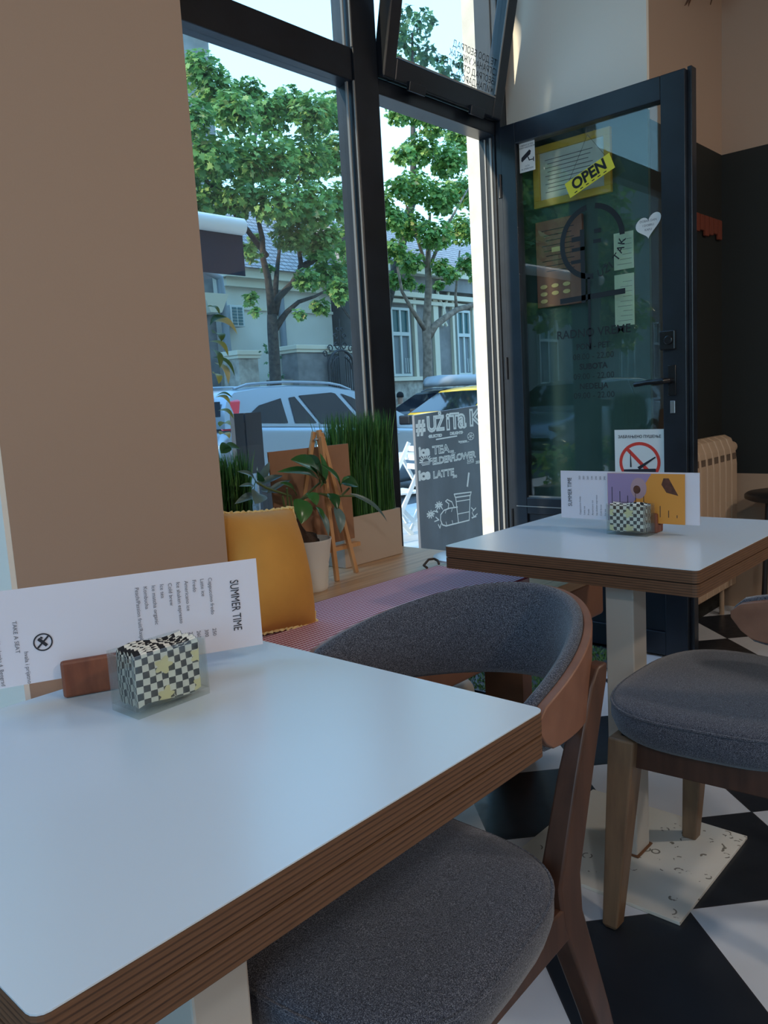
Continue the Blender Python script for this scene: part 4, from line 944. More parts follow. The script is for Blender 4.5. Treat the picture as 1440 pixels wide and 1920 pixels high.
g.build('chalk_writing', M['chalk'], bb)

def folding_chair(x, y, rz, label):
    t = empty('folding_chair', (x, y, GZ), label, 'chair', rz=rz, group='white folding chairs outside')
    g = MB()
    for i in range(6): g.box(-.20, .20, -.18+.062*i, -.13+.062*i, .43, .445)
    g.build('seat', M['foldwhite'], t, local=True)
    g = MB()
    for z in (.62, .70, .78): g.box(-.20, .20, -.245-(z-.6)*.15, -.23-(z-.6)*.15, z, z+.05)
    g.build('backrest', M['foldwhite'], t, local=True)
    for s_ in (-1, 1):
        g = MB(); g.bar((s_*.19, .22, .001), (s_*.19, -.27, .86), .022, .035, up=(0, 1, 0)); g.build('leg', M['foldwhite'], t, local=True)
        g = MB(); g.bar((s_*.165, -.24, .001), (s_*.165, .18, .45), .022, .035, up=(0, 1, 0)); g.build('leg', M['foldwhite'], t, local=True)
folding_chair(5.40, 4.78, R(70), 'white folding chair outside left of the blackboard')
folding_chair(5.75, 5.75, R(-60), 'white folding chair outside behind the first one, towards the silver car')
t = empty('folding_table', (5.95, 5.15, GZ), 'small white slatted table outside between the folding chairs', 'table')
g = MB()
for i in range(8): g.box(5.66+.075*i, 5.725+.075*i, 4.86, 5.44, .585, .605)
g.build('tabletop', M['foldwhite'], t)
for s_ in (-1, 1):
    g = MB(); g.bar((5.70, 5.15+s_*.24, GZ+.001), (6.2, 5.15+s_*.24, .585), .022, .03, up=(1, 0, 0)); g.build('leg', M['foldwhite'], t)
    g = MB(); g.bar((6.2, 5.15+s_*.21, GZ+.001), (5.70, 5.15+s_*.21, .585), .022, .03, up=(1, 0, 0)); g.build('leg', M['foldwhite'], t)
# dark stand with glass panel outside the window
t = empty('menu_display_stand', (2.3, 2.95, GZ), 'dark two panelled stand with a glass screen outside the shop window', 'stand')
a, b, c2, d2 = ay(433, 776, 2.95), ay(451, 776, 2.95), ay(454, 776, 2.95), ay(484, 776, 2.95)
g = MB(); g.box(a.x, b.x, 2.93, 2.96, GZ+.001, a.z); g.build('left_panel', M['standdark'], t)
g = MB(); g.box(c2.x, d2.x, 2.93, 2.96, .84, a.z); g.box(d2.x-.03, d2.x, 2.93, 2.96, GZ+.001, .84); g.build('right_panel', M['standdark'], t)
g = MB(); g.box(b.x, c2.x, 2.935, 2.955, 1.04, 1.075); g.build('crossbar', M['standdark'], t)
g = MB(); g.box(b.x, d2.x-.03, 2.942, 2.948, .3, .84); g.build('glass_screen', M['acrylic'], t)
# awning end
t = empty('awning', (3.3, 5.0, 2.2), 'navy awning valance under a white front bar outside at the upper left', 'awning')
g = MB(); g.tube([(-3.4, 5.0, 2.50), (4.06, 5.0, 2.50)], .062, 20); g.build('front_bar', M['cassette'], t, smooth=True)
g = MB(); g.add([(-3.4+7.46*i/30, 5.0+.012*sin(i*.9), z) for z in (2.46, 2.14) for i in range(31)], [(i, i+1, i+32, i+31) for i in range(30)]); o = g.build('valance', M['navy'], t); s_ = o.modifiers.new('s', 'SOLIDIFY'); s_.thickness = .006
g = MB(); g.tube([(2.2, 5.02, 2.45), (2.6, 5.06, 2.35), (2.5, 4.9, 1.9), (2.5, 4.9, GZ+.001)], .03, 10); g.build('support_arm', M['pipe'], t, smooth=True)

# ------------------------------------------------------------------ cars
def lerp(tb, s):
    for (a, *va), (b, *vb) in zip(tb, tb[1:]):
        if a <= s <= b: k_ = (s-a)/(b-a) if b > a else 0; return [x+(y-x)*k_ for x, y in zip(va, vb)]
    return list(tb[-1][1:]) if s > tb[-1][0] else list(tb[0][1:])
def car(name, x0, y0, dr, paint, label, roofline, belt, L=4.5, windows=(), box=None, rails=True, gz=RZ, wfront=None):
    # x0 = rear end, y0 = near side plane, dr = +1 nose towards +X
    t = empty(name, (x0+dr*L/2, y0+.9, gz), label, 'car', group=None); HW = .90; yc = y0+HW
    def PX(s): return x0+dr*s
    low = [(0, .82, .42, .74), (.05, belt[0][1]-.08, .32, .84), (.16, belt[0][1]-.02, .26, .885), (.5, lerp(belt, .5)[0], .22, .90), (2.0, lerp(belt, 2.0)[0], .20, .905), (3.3, lerp(belt, 3.3)[0], .22, .90), (3.9, lerp(belt, 3.3)[0]-.07, .24, .88), (4.25, lerp(belt, 3.3)[0]-.16, .28, .82), (4.42, .66, .34, .74), (4.5, .54, .42, .66)]
    rr = []
    for i in range(61):
        s = 4.5*i/60; zt_, zb_, hw = lerp(low, s); zt_ = zt_; m_ = (zt_+zb_)/2
        half = [(0, zb_), (hw*.85, zb_), (hw*.97, zb_+.08), (hw, m_-.05), (hw, m_+.15*(zt_-m_)), (hw*.985, zt_-.10), (hw*.955, zt_-.02), (hw*.90, zt_), (0, zt_+(.03 if s > 3.2 or s < .2 else 0))]
        rr.append([(PX(s*L/4.5), yc+y, gz+z) for y, z in half]+[(PX(s*L/4.5), yc-y, gz+z) for y, z in half[-2:0:-1]])
    g = MB(); g.rings(rr); body = g.build('body', paint, t, smooth='all')
    k = L/4.5; S0, S1 = roofline[0][0], roofline[-1][0]
    def gh(s): z = lerp(roofline, s)[0]; bz = lerp(belt, s)[0]-.02; return bz, max(z, bz+.004)
    def ghy(s, z):
        bz, rz = gh(s); wr = .865-.20*min(1, (rz-bz)/.5); q = (z-bz)/max(.02, rz-.03-bz); return .865+(wr-.865)*min(1, max(0, q))
    rr = []
    for i in range(49):
        s = S0+(S1-S0)*i/48; bz, rz = gh(s); wr = ghy(s, rz-.03); h = rz-bz
        half = [(0, bz), (.865, bz), (.865+(wr-.865)*.5, bz+(h-.03)*.5), (wr, rz-min(.03, h*.5)), (wr-.05, rz-min(.008, h*.2)), (wr*.5, rz), (0, rz+.012)]
        rr.append([(PX(s), yc+y, gz+z) for y, z in half]+[(PX(s), yc-y, gz+z) for y, z in half[-2:0:-1]])
    g = MB(); g.rings(rr); g.build('cabin', paint, t, smooth=True)
    for nm, poly, m_ in windows:      # polygons of (s,z) on both sides
        for sgn in (-1, 1):
            g = MB(); off = .006 if nm != 'window_trim' else .003; pts = [(PX(s), yc+sgn*(ghy(s, z)+off), gz+z) for s, z in poly]
            n_ = len(pts); g.add(pts+[(x, y+sgn*.004, z) for x, y, z in pts], [tuple(range(n_)), tuple(range(2*n_-1, n_-1, -1))]+[(i, (i+1) % n_, (i+1) % n_+n_, i+n_) for i in range(n_)]); g.build(nm, m_, t)
    # windscreen and rear window
    def across(sa, sb, nm):
        g = MB(); rows = []
        for q in range(7):
            s = sa+(sb-sa)*q/6; bz, rz = gh(s); w_ = ghy(s, rz)-.07; rows.append([(PX(s), yc+w_*j/4, gz+rz+.016-.012*abs(j/4)) for j in range(-4, 5)])
        n0 = 9; v = [p for r_ in rows for p in r_]; g.add(v, [(i*n0+j, i*n0+j+1, (i+1)*n0+j+1, (i+1)*n0+j) for i in range(6) for j in range(8)]); g.build(nm, M['cglass'], t, smooth='all')
    if wfront: across(*wfront[0], 'windscreen'); across(*wfront[1], 'rear_window')
    for sgn in (-1, 1):
        for s in (.80*k, 3.55*k):
            g = MB(); g.lathe((PX(s), yc+sgn*(HW-.10), gz+.32), [(.20, -.10), (.31, -.10), (.325, -.07), (.325, .07), (.31, .105), (.20, .105)], 32, Matrix.Rotation(R(-90*sgn), 3, 'X')); w_ = g.build('wheel', M['rubber'], t, smooth=True)
            g = MB(); g.lathe((PX(s), yc+sgn*(HW-.10), gz+.32), [(0, .085), (.05, .09), (.06, .07), (.18, .075), (.20, .10)], 32, Matrix.Rotation(R(-90*sgn), 3, 'X')); g.build('rim', M['steel'], w_, smooth=True)
        g = MB(); s = S1-.62; g.box(min(PX(s), PX(s+.12)), max(PX(s), PX(s+.12)), yc+sgn*.90 if sgn > 0 else yc-1.08, yc+1.08 if sgn > 0 else yc-.90, gz+.96, gz+1.08); g.build('wing_mirror', M['plastic'], t, bevel=.02)
        if rails:
            g = MB(); pts = [(PX(S0+.35+(S1-S0-1.5)*i/10), yc+sgn*.60, gz+lerp(roofline, S0+.35+(S1-S0-1.5)*i/10)[0]+(.03 if 0 < i < 10 else .0)) for i in range(11)]; g.tube(pts, .014, 8); g.build('roof_rail', paint, t, smooth=True)
        g = MB(); g.hexa([(PX(.0), yc+sgn*.62, gz+.62), (PX(.22), yc+sgn*.90, gz+.62), (PX(.24), yc+sgn*.885, gz+.63), (PX(.02), yc+sgn*.60, gz+.63)], [(PX(.04), yc+sgn*.66, gz+.90), (PX(.20), yc+sgn*.905, gz+.92), (PX(.22), yc+sgn*.88, gz+.93), (PX(.06), yc+sgn*.62, gz+.91)]); g.build('tail_light', M['taillight'], t, bevel=.01)
        g = MB(); g.box(min(PX(L-.22), PX(L-.05)), max(PX(L-.22), PX(L-.05)), yc+sgn*.72-.12, yc+sgn*.72+.12, gz+.60, gz+.70); g.build('headlight', M['steel'], t, bevel=.02)
        for s in (1.55*k, 2.55*k): g = MB(); g.tube([(PX(s), yc+sgn*.915, gz+.86), (PX(s+.16), yc+sgn*.915, gz+.86)], .012, 8); g.build('door_handle', paint, t, smooth=True)
    if box:
        s0, s1, z0, z1 = box; g = MB(); rr = []
        for q in range(13):
            f_ = q/12; e_ = min(1, min(f_, 1-f_)*6+.35); zt_ = z0+(z1-z0)*min(1, (f_*3+.35), ((1-f_)*5+.4))
            half = [(0, z0), (.36*e_+.05, z0), (.40*e_+.05, (z0+zt_)/2), (.36*e_+.03, zt_-.02), (0, zt_)]
            rr.append([(PX(s0+(s1-s0)*f_), yc+y, gz+z) for y, z in half]+[(PX(s0+(s1-s0)*f_), yc-y, gz+z) for y, z in half[-2:0:-1]])
        g.rings(rr); g.build('roof_box', M['boxgrey'], t, smooth='all')
    return t
CX0, CY0 = 5.02, 6.75
def cs_(px, py): p = ay(px, py, CY0+.10); return (p.x-CX0, p.z-RZ)
def cs2(pl): return [cs_(*p) for p in pl]
belt_a = [(0, 1.10), (.5, 1.10), (1.0, 1.07), (2.2, .985), (3.1, .925), (3.4, .91)]
roof_a = [(.06, 1.10), (.16, 1.36), (.34, 1.485), (.7, 1.515), (1.2, 1.525), (1.8, 1.50), (2.3, 1.42), (2.8, 1.20), (3.35, .92)]
wa = [('side_window', cs2([(466, 793), (471, 773), (488, 760), (533, 746), (534, 793)]), M['cglass']),
      ('side_window', cs2([(548, 793), (549, 745), (560, 743), (588, 793)]), M['cglass']),
      ('side_window', cs2([(596, 794), (569, 741), (632, 735), (639, 737), (674, 796)]), M['cglass']),
      ('side_window', cs2([(684, 796), (650, 737), (668, 744), (706, 769), (735, 797)]), M['cglass'])]
ca = car('estate_car', CX0, CY0, 1, M['silver'], 'silver estate car parked at the kerb outside the shop window', roof_a, belt_a, windows=wa, wfront=((2.35, 3.2), (.10, .16)))
g = MB()
for sg in (-1, 1): g.hexa([(CX0+.05, CY0+.9+sg*.83, RZ+1.06), (CX0+.22, CY0+.9+sg*.872, RZ+1.06), (CX0+.22, CY0+.9+sg*.85, RZ+1.07), (CX0+.05, CY0+.9+sg*.80, RZ+1.07)], [(CX0+.22, CY0+.9+sg*.74, RZ+1.36), (CX0+.36, CY0+.9+sg*.77, RZ+1.36), (CX0+.36, CY0+.9+sg*.74, RZ+1.38), (CX0+.22, CY0+.9+sg*.70, RZ+1.38)])
g.build('tail_light', M['taillight'], ca, bevel=.008)
g = MB(); g.box(CX0+1.62, CX0+2.05, CY0-.012, CY0-.004, RZ+.70, RZ+.71); g.build('door_seam', M['plastic'], ca)
belt_b = [(0, 1.02), (1.0, .98), (3.3, .93), (3.6, .92)]
roof_b = [(.08, 1.0), (.35, 1.38), (.8, 1.45), (2.0, 1.47), (2.5, 1.42), (3.5, .93)]
wb = [('side_window', [(.42, 1.04), (.58, 1.33), (1.35, 1.40), (1.35, 1.02)], M['cglass']), ('side_window', [(1.42, 1.02), (1.42, 1.40), (2.3, 1.38), (2.55, 1.30), (3.05, .99)], M['cglass'])]
for nm, x1, y1, dr, pt, lb, bx in (('hatchback_car', 17.6, 11.0, -1, M['silver_d'], 'grey car with a roof box parked across the street', (.7, 2.7, 1.54, 1.80)), ('taxi', 15.85, 8.9, -1, M['taxi'], 'yellow car behind the blackboard in the street', None),
                             ('parked_car', -4.6, 6.75, 1, M['silver_d'], 'dark grey car parked further left along the kerb', None), ('parked_car', -9.8, 6.8, 1, M['silver'], 'pale car at the far left end of the parked row, mirrored in the glass', None), ('parked_car', .25, 6.9, 1, M['silver'], 'pale car parked behind the estate car, seen mirrored in the door glass', None)):
    car(nm, x1, y1, dr, pt, lb, roof_b, belt_b, L=4.3, windows=wb, wfront=((2.6, 3.35), (.12, .32)), box=bx, rails=bool(bx))

# ------------------------------------------------------------------ person seated across the street
ps = empty('person', (0, 0, 0), 'person in black beanie and beige jacket seated across the street', 'person')
hp_ = ay(751, 742, 14.0); hx, hy = hp_.x, 14.0; zh = hp_.z
g = MB()
def skin_body(name, verts, edges, radii, m, parent):
    me = bpy.data.meshes.new(name); me.from_pydata([tuple(v) for v in verts], edges, []); o = bpy.data.objects.new(name, me); COL.objects.link(o); o.parent = parent; me.materials.append(m); WM[o.name] = WM[parent.name]
    sk = o.modifiers.new('skin', 'SKIN'); ly = me.skin_vertices[0].data if me.skin_vertices else None
    if ly is None: return o
    for i, r_ in enumerate(radii): ly[i].radius = (r_, r_)
    ly[0].use_root = True; s_ = o.modifiers.new('sub', 'SUBSURF'); s_.levels = 1; s_.render_levels = 2; return o
def V(x, y, z): return Vector((hx+x, hy+y, z))
zs_ = zh-.78      # seat height
vs = [V(0, 0, zs_+.08), V(-.01, 0, zs_+.28), V(0, 0, zs_+.48), V(-.01, 0, zs_+.58), V(-.02, 0, zs_+.70), V(-.02, 0, zs_+.80), V(-.02, -.17, zs_+.47), V(-.06, -.20, zs_+.22), V(-.28, -.12, zs_+.20), V(-.02, .17, zs_+.47), V(-.06, .20, zs_+.22), V(-.28, .12, zs_+.20),
      V(-.02, -.10, zs_+.05), V(-.42, -.11, zs_+.06), V(-.44, -.11, zs_-.38), V(-.56, -.11, zs_-.42), V(-.02, .10, zs_+.05), V(-.42, .11, zs_+.06), V(-.44, .11, zs_-.38), V(-.56, .11, zs_-.42)]
ed = [(0, 1), (1, 2), (2, 3), (3, 4), (4, 5), (2, 6), (6, 7), (7, 8), (2, 9), (9, 10), (10, 11), (0, 12), (12, 13), (13, 14), (14, 15), (0, 16), (16, 17), (17, 18), (18, 19)]
try:
    import bmesh
    me = bpy.data.meshes.new('body'); bm = bmesh.new(); lay = bm.verts.layers.skin.verify()
    bv = [bm.verts.new(v) for v in vs]; rad = [.14, .13, .14, .055, .085, .07, .065, .05, .04, .065, .05, .04, .09, .065, .05, .045, .09, .065, .05, .045]
    for v_, r_ in zip(bv, rad): v_[lay].radius = (r_, r_)
    bv[0][lay].use_root = True
    for a, b in ed: bm.edges.new((bv[a], bv[b]))
    bm.to_mesh(me); bm.free(); me.materials.append(M['skin']); o = bpy.data.objects.new('body', me); COL.objects.link(o); o.parent = ps; WM[o.name] = WM[ps.name]
    o.modifiers.new('skin', 'SKIN'); s_ = o.modifiers.new('sub', 'SUBSURF'); s_.levels = 2; s_.render_levels = 2
except Exception as ex: print('skin', ex)
g = MB(); g.rings([[V(-.01+r_*.8*cos(2*pi*k/20), r_*1.15*sin(2*pi*k/20), zs_+z) for k in range(20)] for z, r_ in ((.0, .17), (.12, .175), (.30, .165), (.44, .175), (.52, .15), (.56, .08))]); g.build('jacket', M['jacket'], ps, smooth='all')
for s_ in (-1, 1):
    g = MB(); g.tube([V(-.01, s_*.17, zs_+.48), V(-.04, s_*.21, zs_+.34), V(-.06, s_*.21, zs_+.21), V(-.24, s_*.13, zs_+.20)], [.075, .066, .06, .05], 14); g.build('sleeve', M['jacket'], ps, smooth='all')
    g = MB(); g.tube([V(-.0, s_*.10, zs_+.05), V(-.25, s_*.11, zs_+.07), V(-.43, s_*.11, zs_+.05), V(-.445, s_*.11, zs_-.15), V(-.44, s_*.11, zs_-.36)], [.105, .09, .075, .065, .058], 14); g.build('trouser_leg', M['greycloth'], ps, smooth='all')
g = MB(); g.rings([[V(-.015+r_*cos(2*pi*k/20), r_*.9*sin(2*pi*k/20), zs_+z) for k in range(20)] for z, r_ in ((.74, .098), (.77, .102), (.82, .098), (.86, .075), (.885, .03))]); g.build('beanie', M['hatblack'], ps, smooth='all')
g = MB(); g.rings([[V(.13+r_*.6*cos(2*pi*k/16), r_*sin(2*pi*k/16), zs_+z) for k in range(16)] for z, r_ in ((.05, .10), (.15, .15), (.40, .15), (.52, .10))]); g.build('backpack', M['greycloth'], ps, smooth='all')
wl = MB(); wl.box(hx-.4, hx+.8, hy-.25, hy+.3, GZ+.001, zs_-.19); o = wl.build('stone_ledge', M['rubble']); prop(o, 'low stone ledge under the seated person across the street', 'ledge')

# ------------------------------------------------------------------ buildings across the street
FY = 15.0
def X(px, Y=FY, py=650): return ay(px, py, Y).x
def Zf(px, py, Y=FY): return ay(px, py, Y).z
def far_window(t, x0, x1, z0, z1, y, deep=.12, trans=.62):
    f_ = MB(); w_ = .07; f_.box(x0, x0+w_, y-deep, y, z0, z1); f_.box(x1-w_, x1, y-deep, y, z0, z1); f_.box(x0+w_, x1-w_, y-deep, y, z1-w_, z1); f_.box(x0+w_, x1-w_, y-deep, y, z0, z0+w_)
    zt_ = z0+(z1-z0)*trans; f_.box(x0+w_, x1-w_, y-deep, y, zt_-.05, zt_+.05); xm = (x0+x1)/2; f_.box(xm-.035, xm+.035, y-deep*.9, y, z0+w_, zt_-.05); f_.box(xm-.035, xm+.035, y-deep*.9, y, zt_+.05, z1-w_)
    for q in range(5): f_.box(xm+.08+.09*q, xm+.10+.09*q, y-deep*1.3, y-deep*1.2, z0+.1, z0+.5) if xm+.10+.09*q < x1-w_ else None
    fo = f_.build('window_frame', M['trim_white'], t)
    g = MB(); g.box(x0+w_, x1-w_, y-deep*.45, y-deep*.4, z0+w_, zt_-.05); g.build('curtain_pane', M['curtain'], fo) if True else 0
    g = MB(); g.box(x0+w_, x1-w_, y-deep*.45, y-deep*.4, zt_+.05, z1-w_); g.build('pane', M['pane_dark'], fo)
# ornate grey house
t = empty('ornate_house', (X(820), FY+1, GZ), 'old grey ornate house with tall windows seen through the open door', 'building')
hx0, hx1 = X(694)+.6, X(1010); ztop = Zf(800, 520)
g = MB(); g.box(hx0, hx1+12, FY, FY+5, Zf(800, 706), ztop); g.build('wall', M['grey_wall'], t)
g = MB(); g.box(hx0, hx1+12, FY-.12, FY+5, GZ+.001, Zf(800, 712)); g.build('rubble_base', M['rubble'], t)
g = MB(); g.box(hx0, hx1+12, FY-.22, FY, Zf(800, 713), Zf(800, 706)); g.box(hx0, hx1+12, FY-.25, FY, Zf(800, 562), Zf(800, 553)); g.box(hx0, hx1+12, FY-.35, FY+5, ztop, ztop+.2); g.box(hx0, hx1+12, FY-.15, FY, Zf(800, 573), Zf(800, 566)); g.build('cornice', M['cream_trim'], t)
for a, b in ((811, 820), (774, 779), (846, 850), (884, 890)):
    g = MB(); g.box(X(a), X(b), FY-.10, FY, Zf(800, 706), Zf(800, 553)); g.build('pilaster', M['cream_trim'], t)
far_window(t, X(730), X(765), Zf(750, 706), Zf(750, 578), FY); far_window(t, X(853), X(878), Zf(865, 704), Zf(865, 583), FY)
far_window(t, X(925), X(950), Zf(865, 704), Zf(865, 583), FY)
g = MB(); zc = Zf(865, 552); g.prism([(-1.6, 0), (1.6, 0), (0, 1.1)], (X(878), FY-.25, zc), (1, 0, 0), (0, 0, 1), (0, .24, 0)); g.build('pediment', M['grey_wall'], t)
g = MB(); c_ = Vector((X(829), FY-.12, Zf(829, 565)))
for k_ in (-1, 1):
    g.tube([c_+Vector((k_*(.10+.16*sin(q*.8)), 0, .55-q*.16)) for q in range(9)], .045, 8); g.tube([c_+Vector((k_*.28*cos(q), 0, .35+.18*sin(q))) for q in [i*.5 for i in range(7)]], .04, 8)
g.box(c_.x-.30, c_.x+.30, FY-.12, FY, c_.z+.62, c_.z+.72); g.build('stucco_ornament', M['cream_trim'], t, smooth=True)
g = MB(); g.prism([(FY-.4, 0), (FY+5.5, 0), (FY+2.5, 1.7)], (hx0, 0, ztop+.2), (0, 1, 0), (0, 0, 1), (hx1-hx0+12, 0, 0)); g.build('roof', M['roof'], t)
# cream house with tiled roof, long side running away to the left
t = empty('cream_house', (X(560, 16), 17, GZ), 'cream rendered house with a grey tiled roof across the street', 'building')
CYF = 16.2; x0, x1 = X(432, CYF), X(690, FY)-.1; ze = Zf(560, 518, CYF)
g = MB(); g.box(x0, x1, CYF, CYF+5, GZ+.001, ze); g.build('wall', M['cream_wall'], t)
g = MB(); g.box(x0-.2, x1+.2, CYF-.35, CYF, ze-.22, ze); g.box(x0-.1, x1+.1, CYF-.18, CYF, ze-.42, ze-.22); g.box(x0, x1, CYF-.06, CYF, ze-.95, ze-.88); g.build('cornice', M['cream_trim'], t)
g = MB(); g.prism([(CYF-.5, 0), (CYF+5.5, 0), (CYF+2.5, 2.4)], (x0-.3, 0, ze), (0, 1, 0), (0, 0, 1), (x1-x0+.6, 0, 0)); g.build('roof', M['roof'], t)
g = MB(); a, b = X(533, CYF-.08), 0; g.tube([(a, CYF-.08, GZ+.001), (a, CYF-.08, ze-.4)], .085, 12); g.build('drain_pipe', M['pipe'], t, smooth=True)
ac = empty('air_conditioner', (X(443, CYF-.3), CYF-.2, 2), 'white air conditioner unit on the cream house wall', 'appliance')
p0, p1 = ay(433, 612, CYF-.32), ay(456, 573, CYF-.32); g = MB(); g.box(p0.x, p1.x, CYF-.34, CYF-.07, p0.z, p1.z); g.build('casing', M['trim_white'], ac, bevel=.01)
g = MB()
for i in range(2):
    for j in range(6):
        wx = (p1.x-p0.x)*.8/2; wz = (p1.z-p0.z)*.86/6; xx = p0.x+(p1.x-p0.x)*.14+i*wx; zz = p0.z+(p1.z-p0.z)*.07+j*wz; g.box(xx, xx+wx*.78, CYF-.352, CYF-.34, zz, zz+wz*.75)
g.build('grille', M['pane_dark'], ac)
# dark stone house end at the left
t = empty('stone_house', (X(400, 14.8), 15.5, GZ), 'dark stone corner of a house with a bracket at the left edge of the window', 'building')
xa, xb = X(300, 15.4), X(409, 15.4); g = MB(); g.box(xa, xb, 15.4, 19, GZ+.001, Zf(400, 500, 15.39)); g.build('wall', M['dark_stone'], t)
g = MB(); zz = Zf(410, 560, 14.95); g.hexa([(xb-.45, 14.95, zz-.3), (xb-.15, 14.95, zz-.3), (xb-.15, 15.39, zz-.3), (xb-.45, 15.39, zz-.3)], [(xb-.7, 14.85, zz+.1), (xb, 14.85, zz+.1), (xb, 15.39, zz+.1), (xb-.7, 15.39, zz+.1)]); g.build('bracket', M['cream_trim'], t)
g = MB(); g.tube([(xb-1.2, 15.2, zz+.8), (xb-.6, 15.2, zz+.75), (xb+.05, 15.2, zz+.5), (xb+.10, 15.2, zz-.5), (xb+.14, 15.2, GZ+.001)], .09, 12); g.build('drain_pipe', M['pipe'], t, smooth=True)
# gate piers and iron gate
def pier(pxa, pxb, pya, lb, m_, y=14.0, cap=True):
    t = empty('gate_pier', (X((pxa+pxb)/2, y), y+.3, GZ), lb, 'pillar'); z1 = Zf((pxa+pxb)/2, pya, y)
    a, b = X(pxa+4, y), X(pxb-4, y); g = MB(); g.box(a, b, y, y+.55, GZ+.001, z1-.10); g.build('shaft', m_, t, bevel=.01)
    g = MB(); g.box(a-.07, b+.07, y-.07, y+.62, z1-.10, z1); g.box(a-.04, b+.04, y-.04, y+.59, z1-.17, z1-.10); g.build('cap', M['cream_trim'], t, bevel=.01); return z1
pier(441, 486, 657, 'rough stone pier left of the street tree, with a weathered cap', M['rubble'])
pier(552, 616, 647, 'gate pier left of the wrought iron gate', M['dark_stone']); pier(636, 694, 649, 'gate pier right of the wrought iron gate', M['dark_stone'])
t = empty('iron_gate', (X(638, 13.88), 13.88, GZ), 'ornate black wrought iron gate between two stone piers', 'gate')
ga_, gb_ = X(614, 13.88), X(662, 13.88); gm = (ga_+gb_)/2; zt_ = Zf(638, 690, 13.88); hwd = (gb_-ga_)/2
g = MB(); arc = [(gm+hwd*cos(pi-pi*i/16), 13.88, zt_+.42*sin(pi*i/16)) for i in range(17)]; g.tube([(ga_, 13.88, GZ+.001)]+arc+[(gb_, 13.88, GZ+.001)], .035, 8); g.tube([(gm+(x-gm)*.8, 13.88, zt_+(z-zt_)*.72-.03) for x, y, z in arc], .02, 8)
g.box(gm-.09, gm+.09, 13.86, 13.883, GZ+.001, zt_+.42); g.build('gate_frame', M['iron'], t, smooth=True)
g = MB()
for q in range(-5, 6):
    if q: x = gm+q*hwd/6; g.tube([(x, 13.88, GZ+.002), (x, 13.88, zt_+.3*math.sqrt(max(0, 1-(q/6)**2)))], .012, 6)
g.build('bars', M['iron'], t)
g = MB()
def scroll(cx, cz, r_, sg, n=14): g.tube([(cx+sg*r_*(1-i/n*.6)*cos(i*.55), 13.88, cz+r_*(1-i/n*.6)*sin(i*.55)) for i in range(n)], .014, 6)
for sg in (-1, 1):
    for dx, dz, r_ in ((.12, .52, .10), (.14, .74, .08), (.34, .46, .09), (.52, .33, .08), (.07, .90, .05)): scroll(gm+sg*dx, zt_+dz, r_, sg)
g.tube([(gm, 13.88, zt_+.42), (gm, 13.88, zt_+1.15)], .016, 6); g.build('scrollwork', M['iron'], t)
# garden wall behind the piers, railing
o = MB().box(X(500, 14.3), X(548, 14.3), 14.2, 14.4, GZ+.001, Zf(520, 712, 14.3)).build('garden_wall', M['rubble']); prop(o, 'low rubble garden wall between the stone piers', 'wall')
# tall houses farther back
for a, b, c2, y, zt2, lb, m_ in ((200, 389, 60, 24, 15.5, 'tall grey apartment house rising behind the tree at the upper left', M['grey_wall']),):
    t = empty('apartment_house', (X(300, y), y+3, GZ), lb, 'building'); g = MB(); g.box(X(a, y, 100), X(b, y, 60), y, y+6, GZ+.001, zt2); g.build('wall', m_, t)
    g = MB(); zz = Zf(370, 55, y); g.box(X(356, y, 60), X(382, y, 60), y-.6, y, zz-.15, zz+.1); g.build('balcony', M['cream_trim'], t)
# street front farther left, darkened and raised to dim its door glass reflection
t = empty('street_house', (-3, 16, GZ), 'long grey street house far left, raised and darkened for the door glass reflection', 'building')
g = MB(); g.box(-40, 5.5, 15.5, 20, GZ+.001, 9.5); g.build('wall', M['grey_wall'], t)
for q in range(10): far_window(t, -30+q*3.2, -28.7+q*3.2, 1.4, 3.9, 15.5)

# ------------------------------------------------------------------ trees
LEAF = [(0, -.5), (.13, -.30), (.42, -.34), (.30, -.12), (.52, .10), (.24, .16), (.18, .30), (0, .56), (-.18, .30), (-.24, .16), (-.52, .10), (-.30, -.12), (-.42, -.34), (-.13, -.30)]
def crown(t, blobs, n_per, size, m_, seed, name='foliage'):
    rnd = random.Random(seed); g = MB(); vs, fs = g.v, g.f
    for c_, rad in blobs:
        for _ in range(int(n_per*(rad**2))):
            d = Vector((rnd.gauss(0, 1), rnd.gauss(0, 1), rnd.gauss(0, 1))).normalized(); q = rnd.random()**.45
            p = c_+Vector((d.x*rad, d.y*rad*.9, d.z*rad*.8))*q
            nrm = (Vector((0, 0, .9))+d*.7+Vector((rnd.gauss(0, .55), rnd.gauss(0, .55), rnd.gauss(0, .35)))).normalized()
            a = nrm.cross(Vector((rnd.gauss(0, 1), rnd.gauss(0, 1), rnd.gauss(0, 1)))).normalized(); b = nrm.cross(a); s = size*rnd.uniform(.6, 1.25); n0 = len(vs)
            for u, v in LEAF: w_ = p+a*u*s+b*v*s-nrm*(abs(u)**1.5*s*.35); vs.append((w_.x, w_.y, w_.z))
            fs.append(tuple(range(n0, n0+14)))
    return g.build(name, m_, t)
def blob(px, py, r_, Y, jit=0):
    p = ay(px, py, Y+jit); return (p, r_/F_PX*(p-CAMP).dot(_f))
def limb(g, pts, Y, r0, r1, dy=0):
    n_ = len(pts); P_ = [ay(a, b, Y+dy*i/(n_-1)) for i, (a, b) in enumerate(pts)]
    g.tube(P_, [r0+(r1-r0)*i/(n_-1) for i in range(n_)], 12)
T1 = 12.6
t = empty('street_tree', (X(517, T1, 720), T1, GZ), 'large maple tree with dark forked trunk seen through the shop window', 'tree')
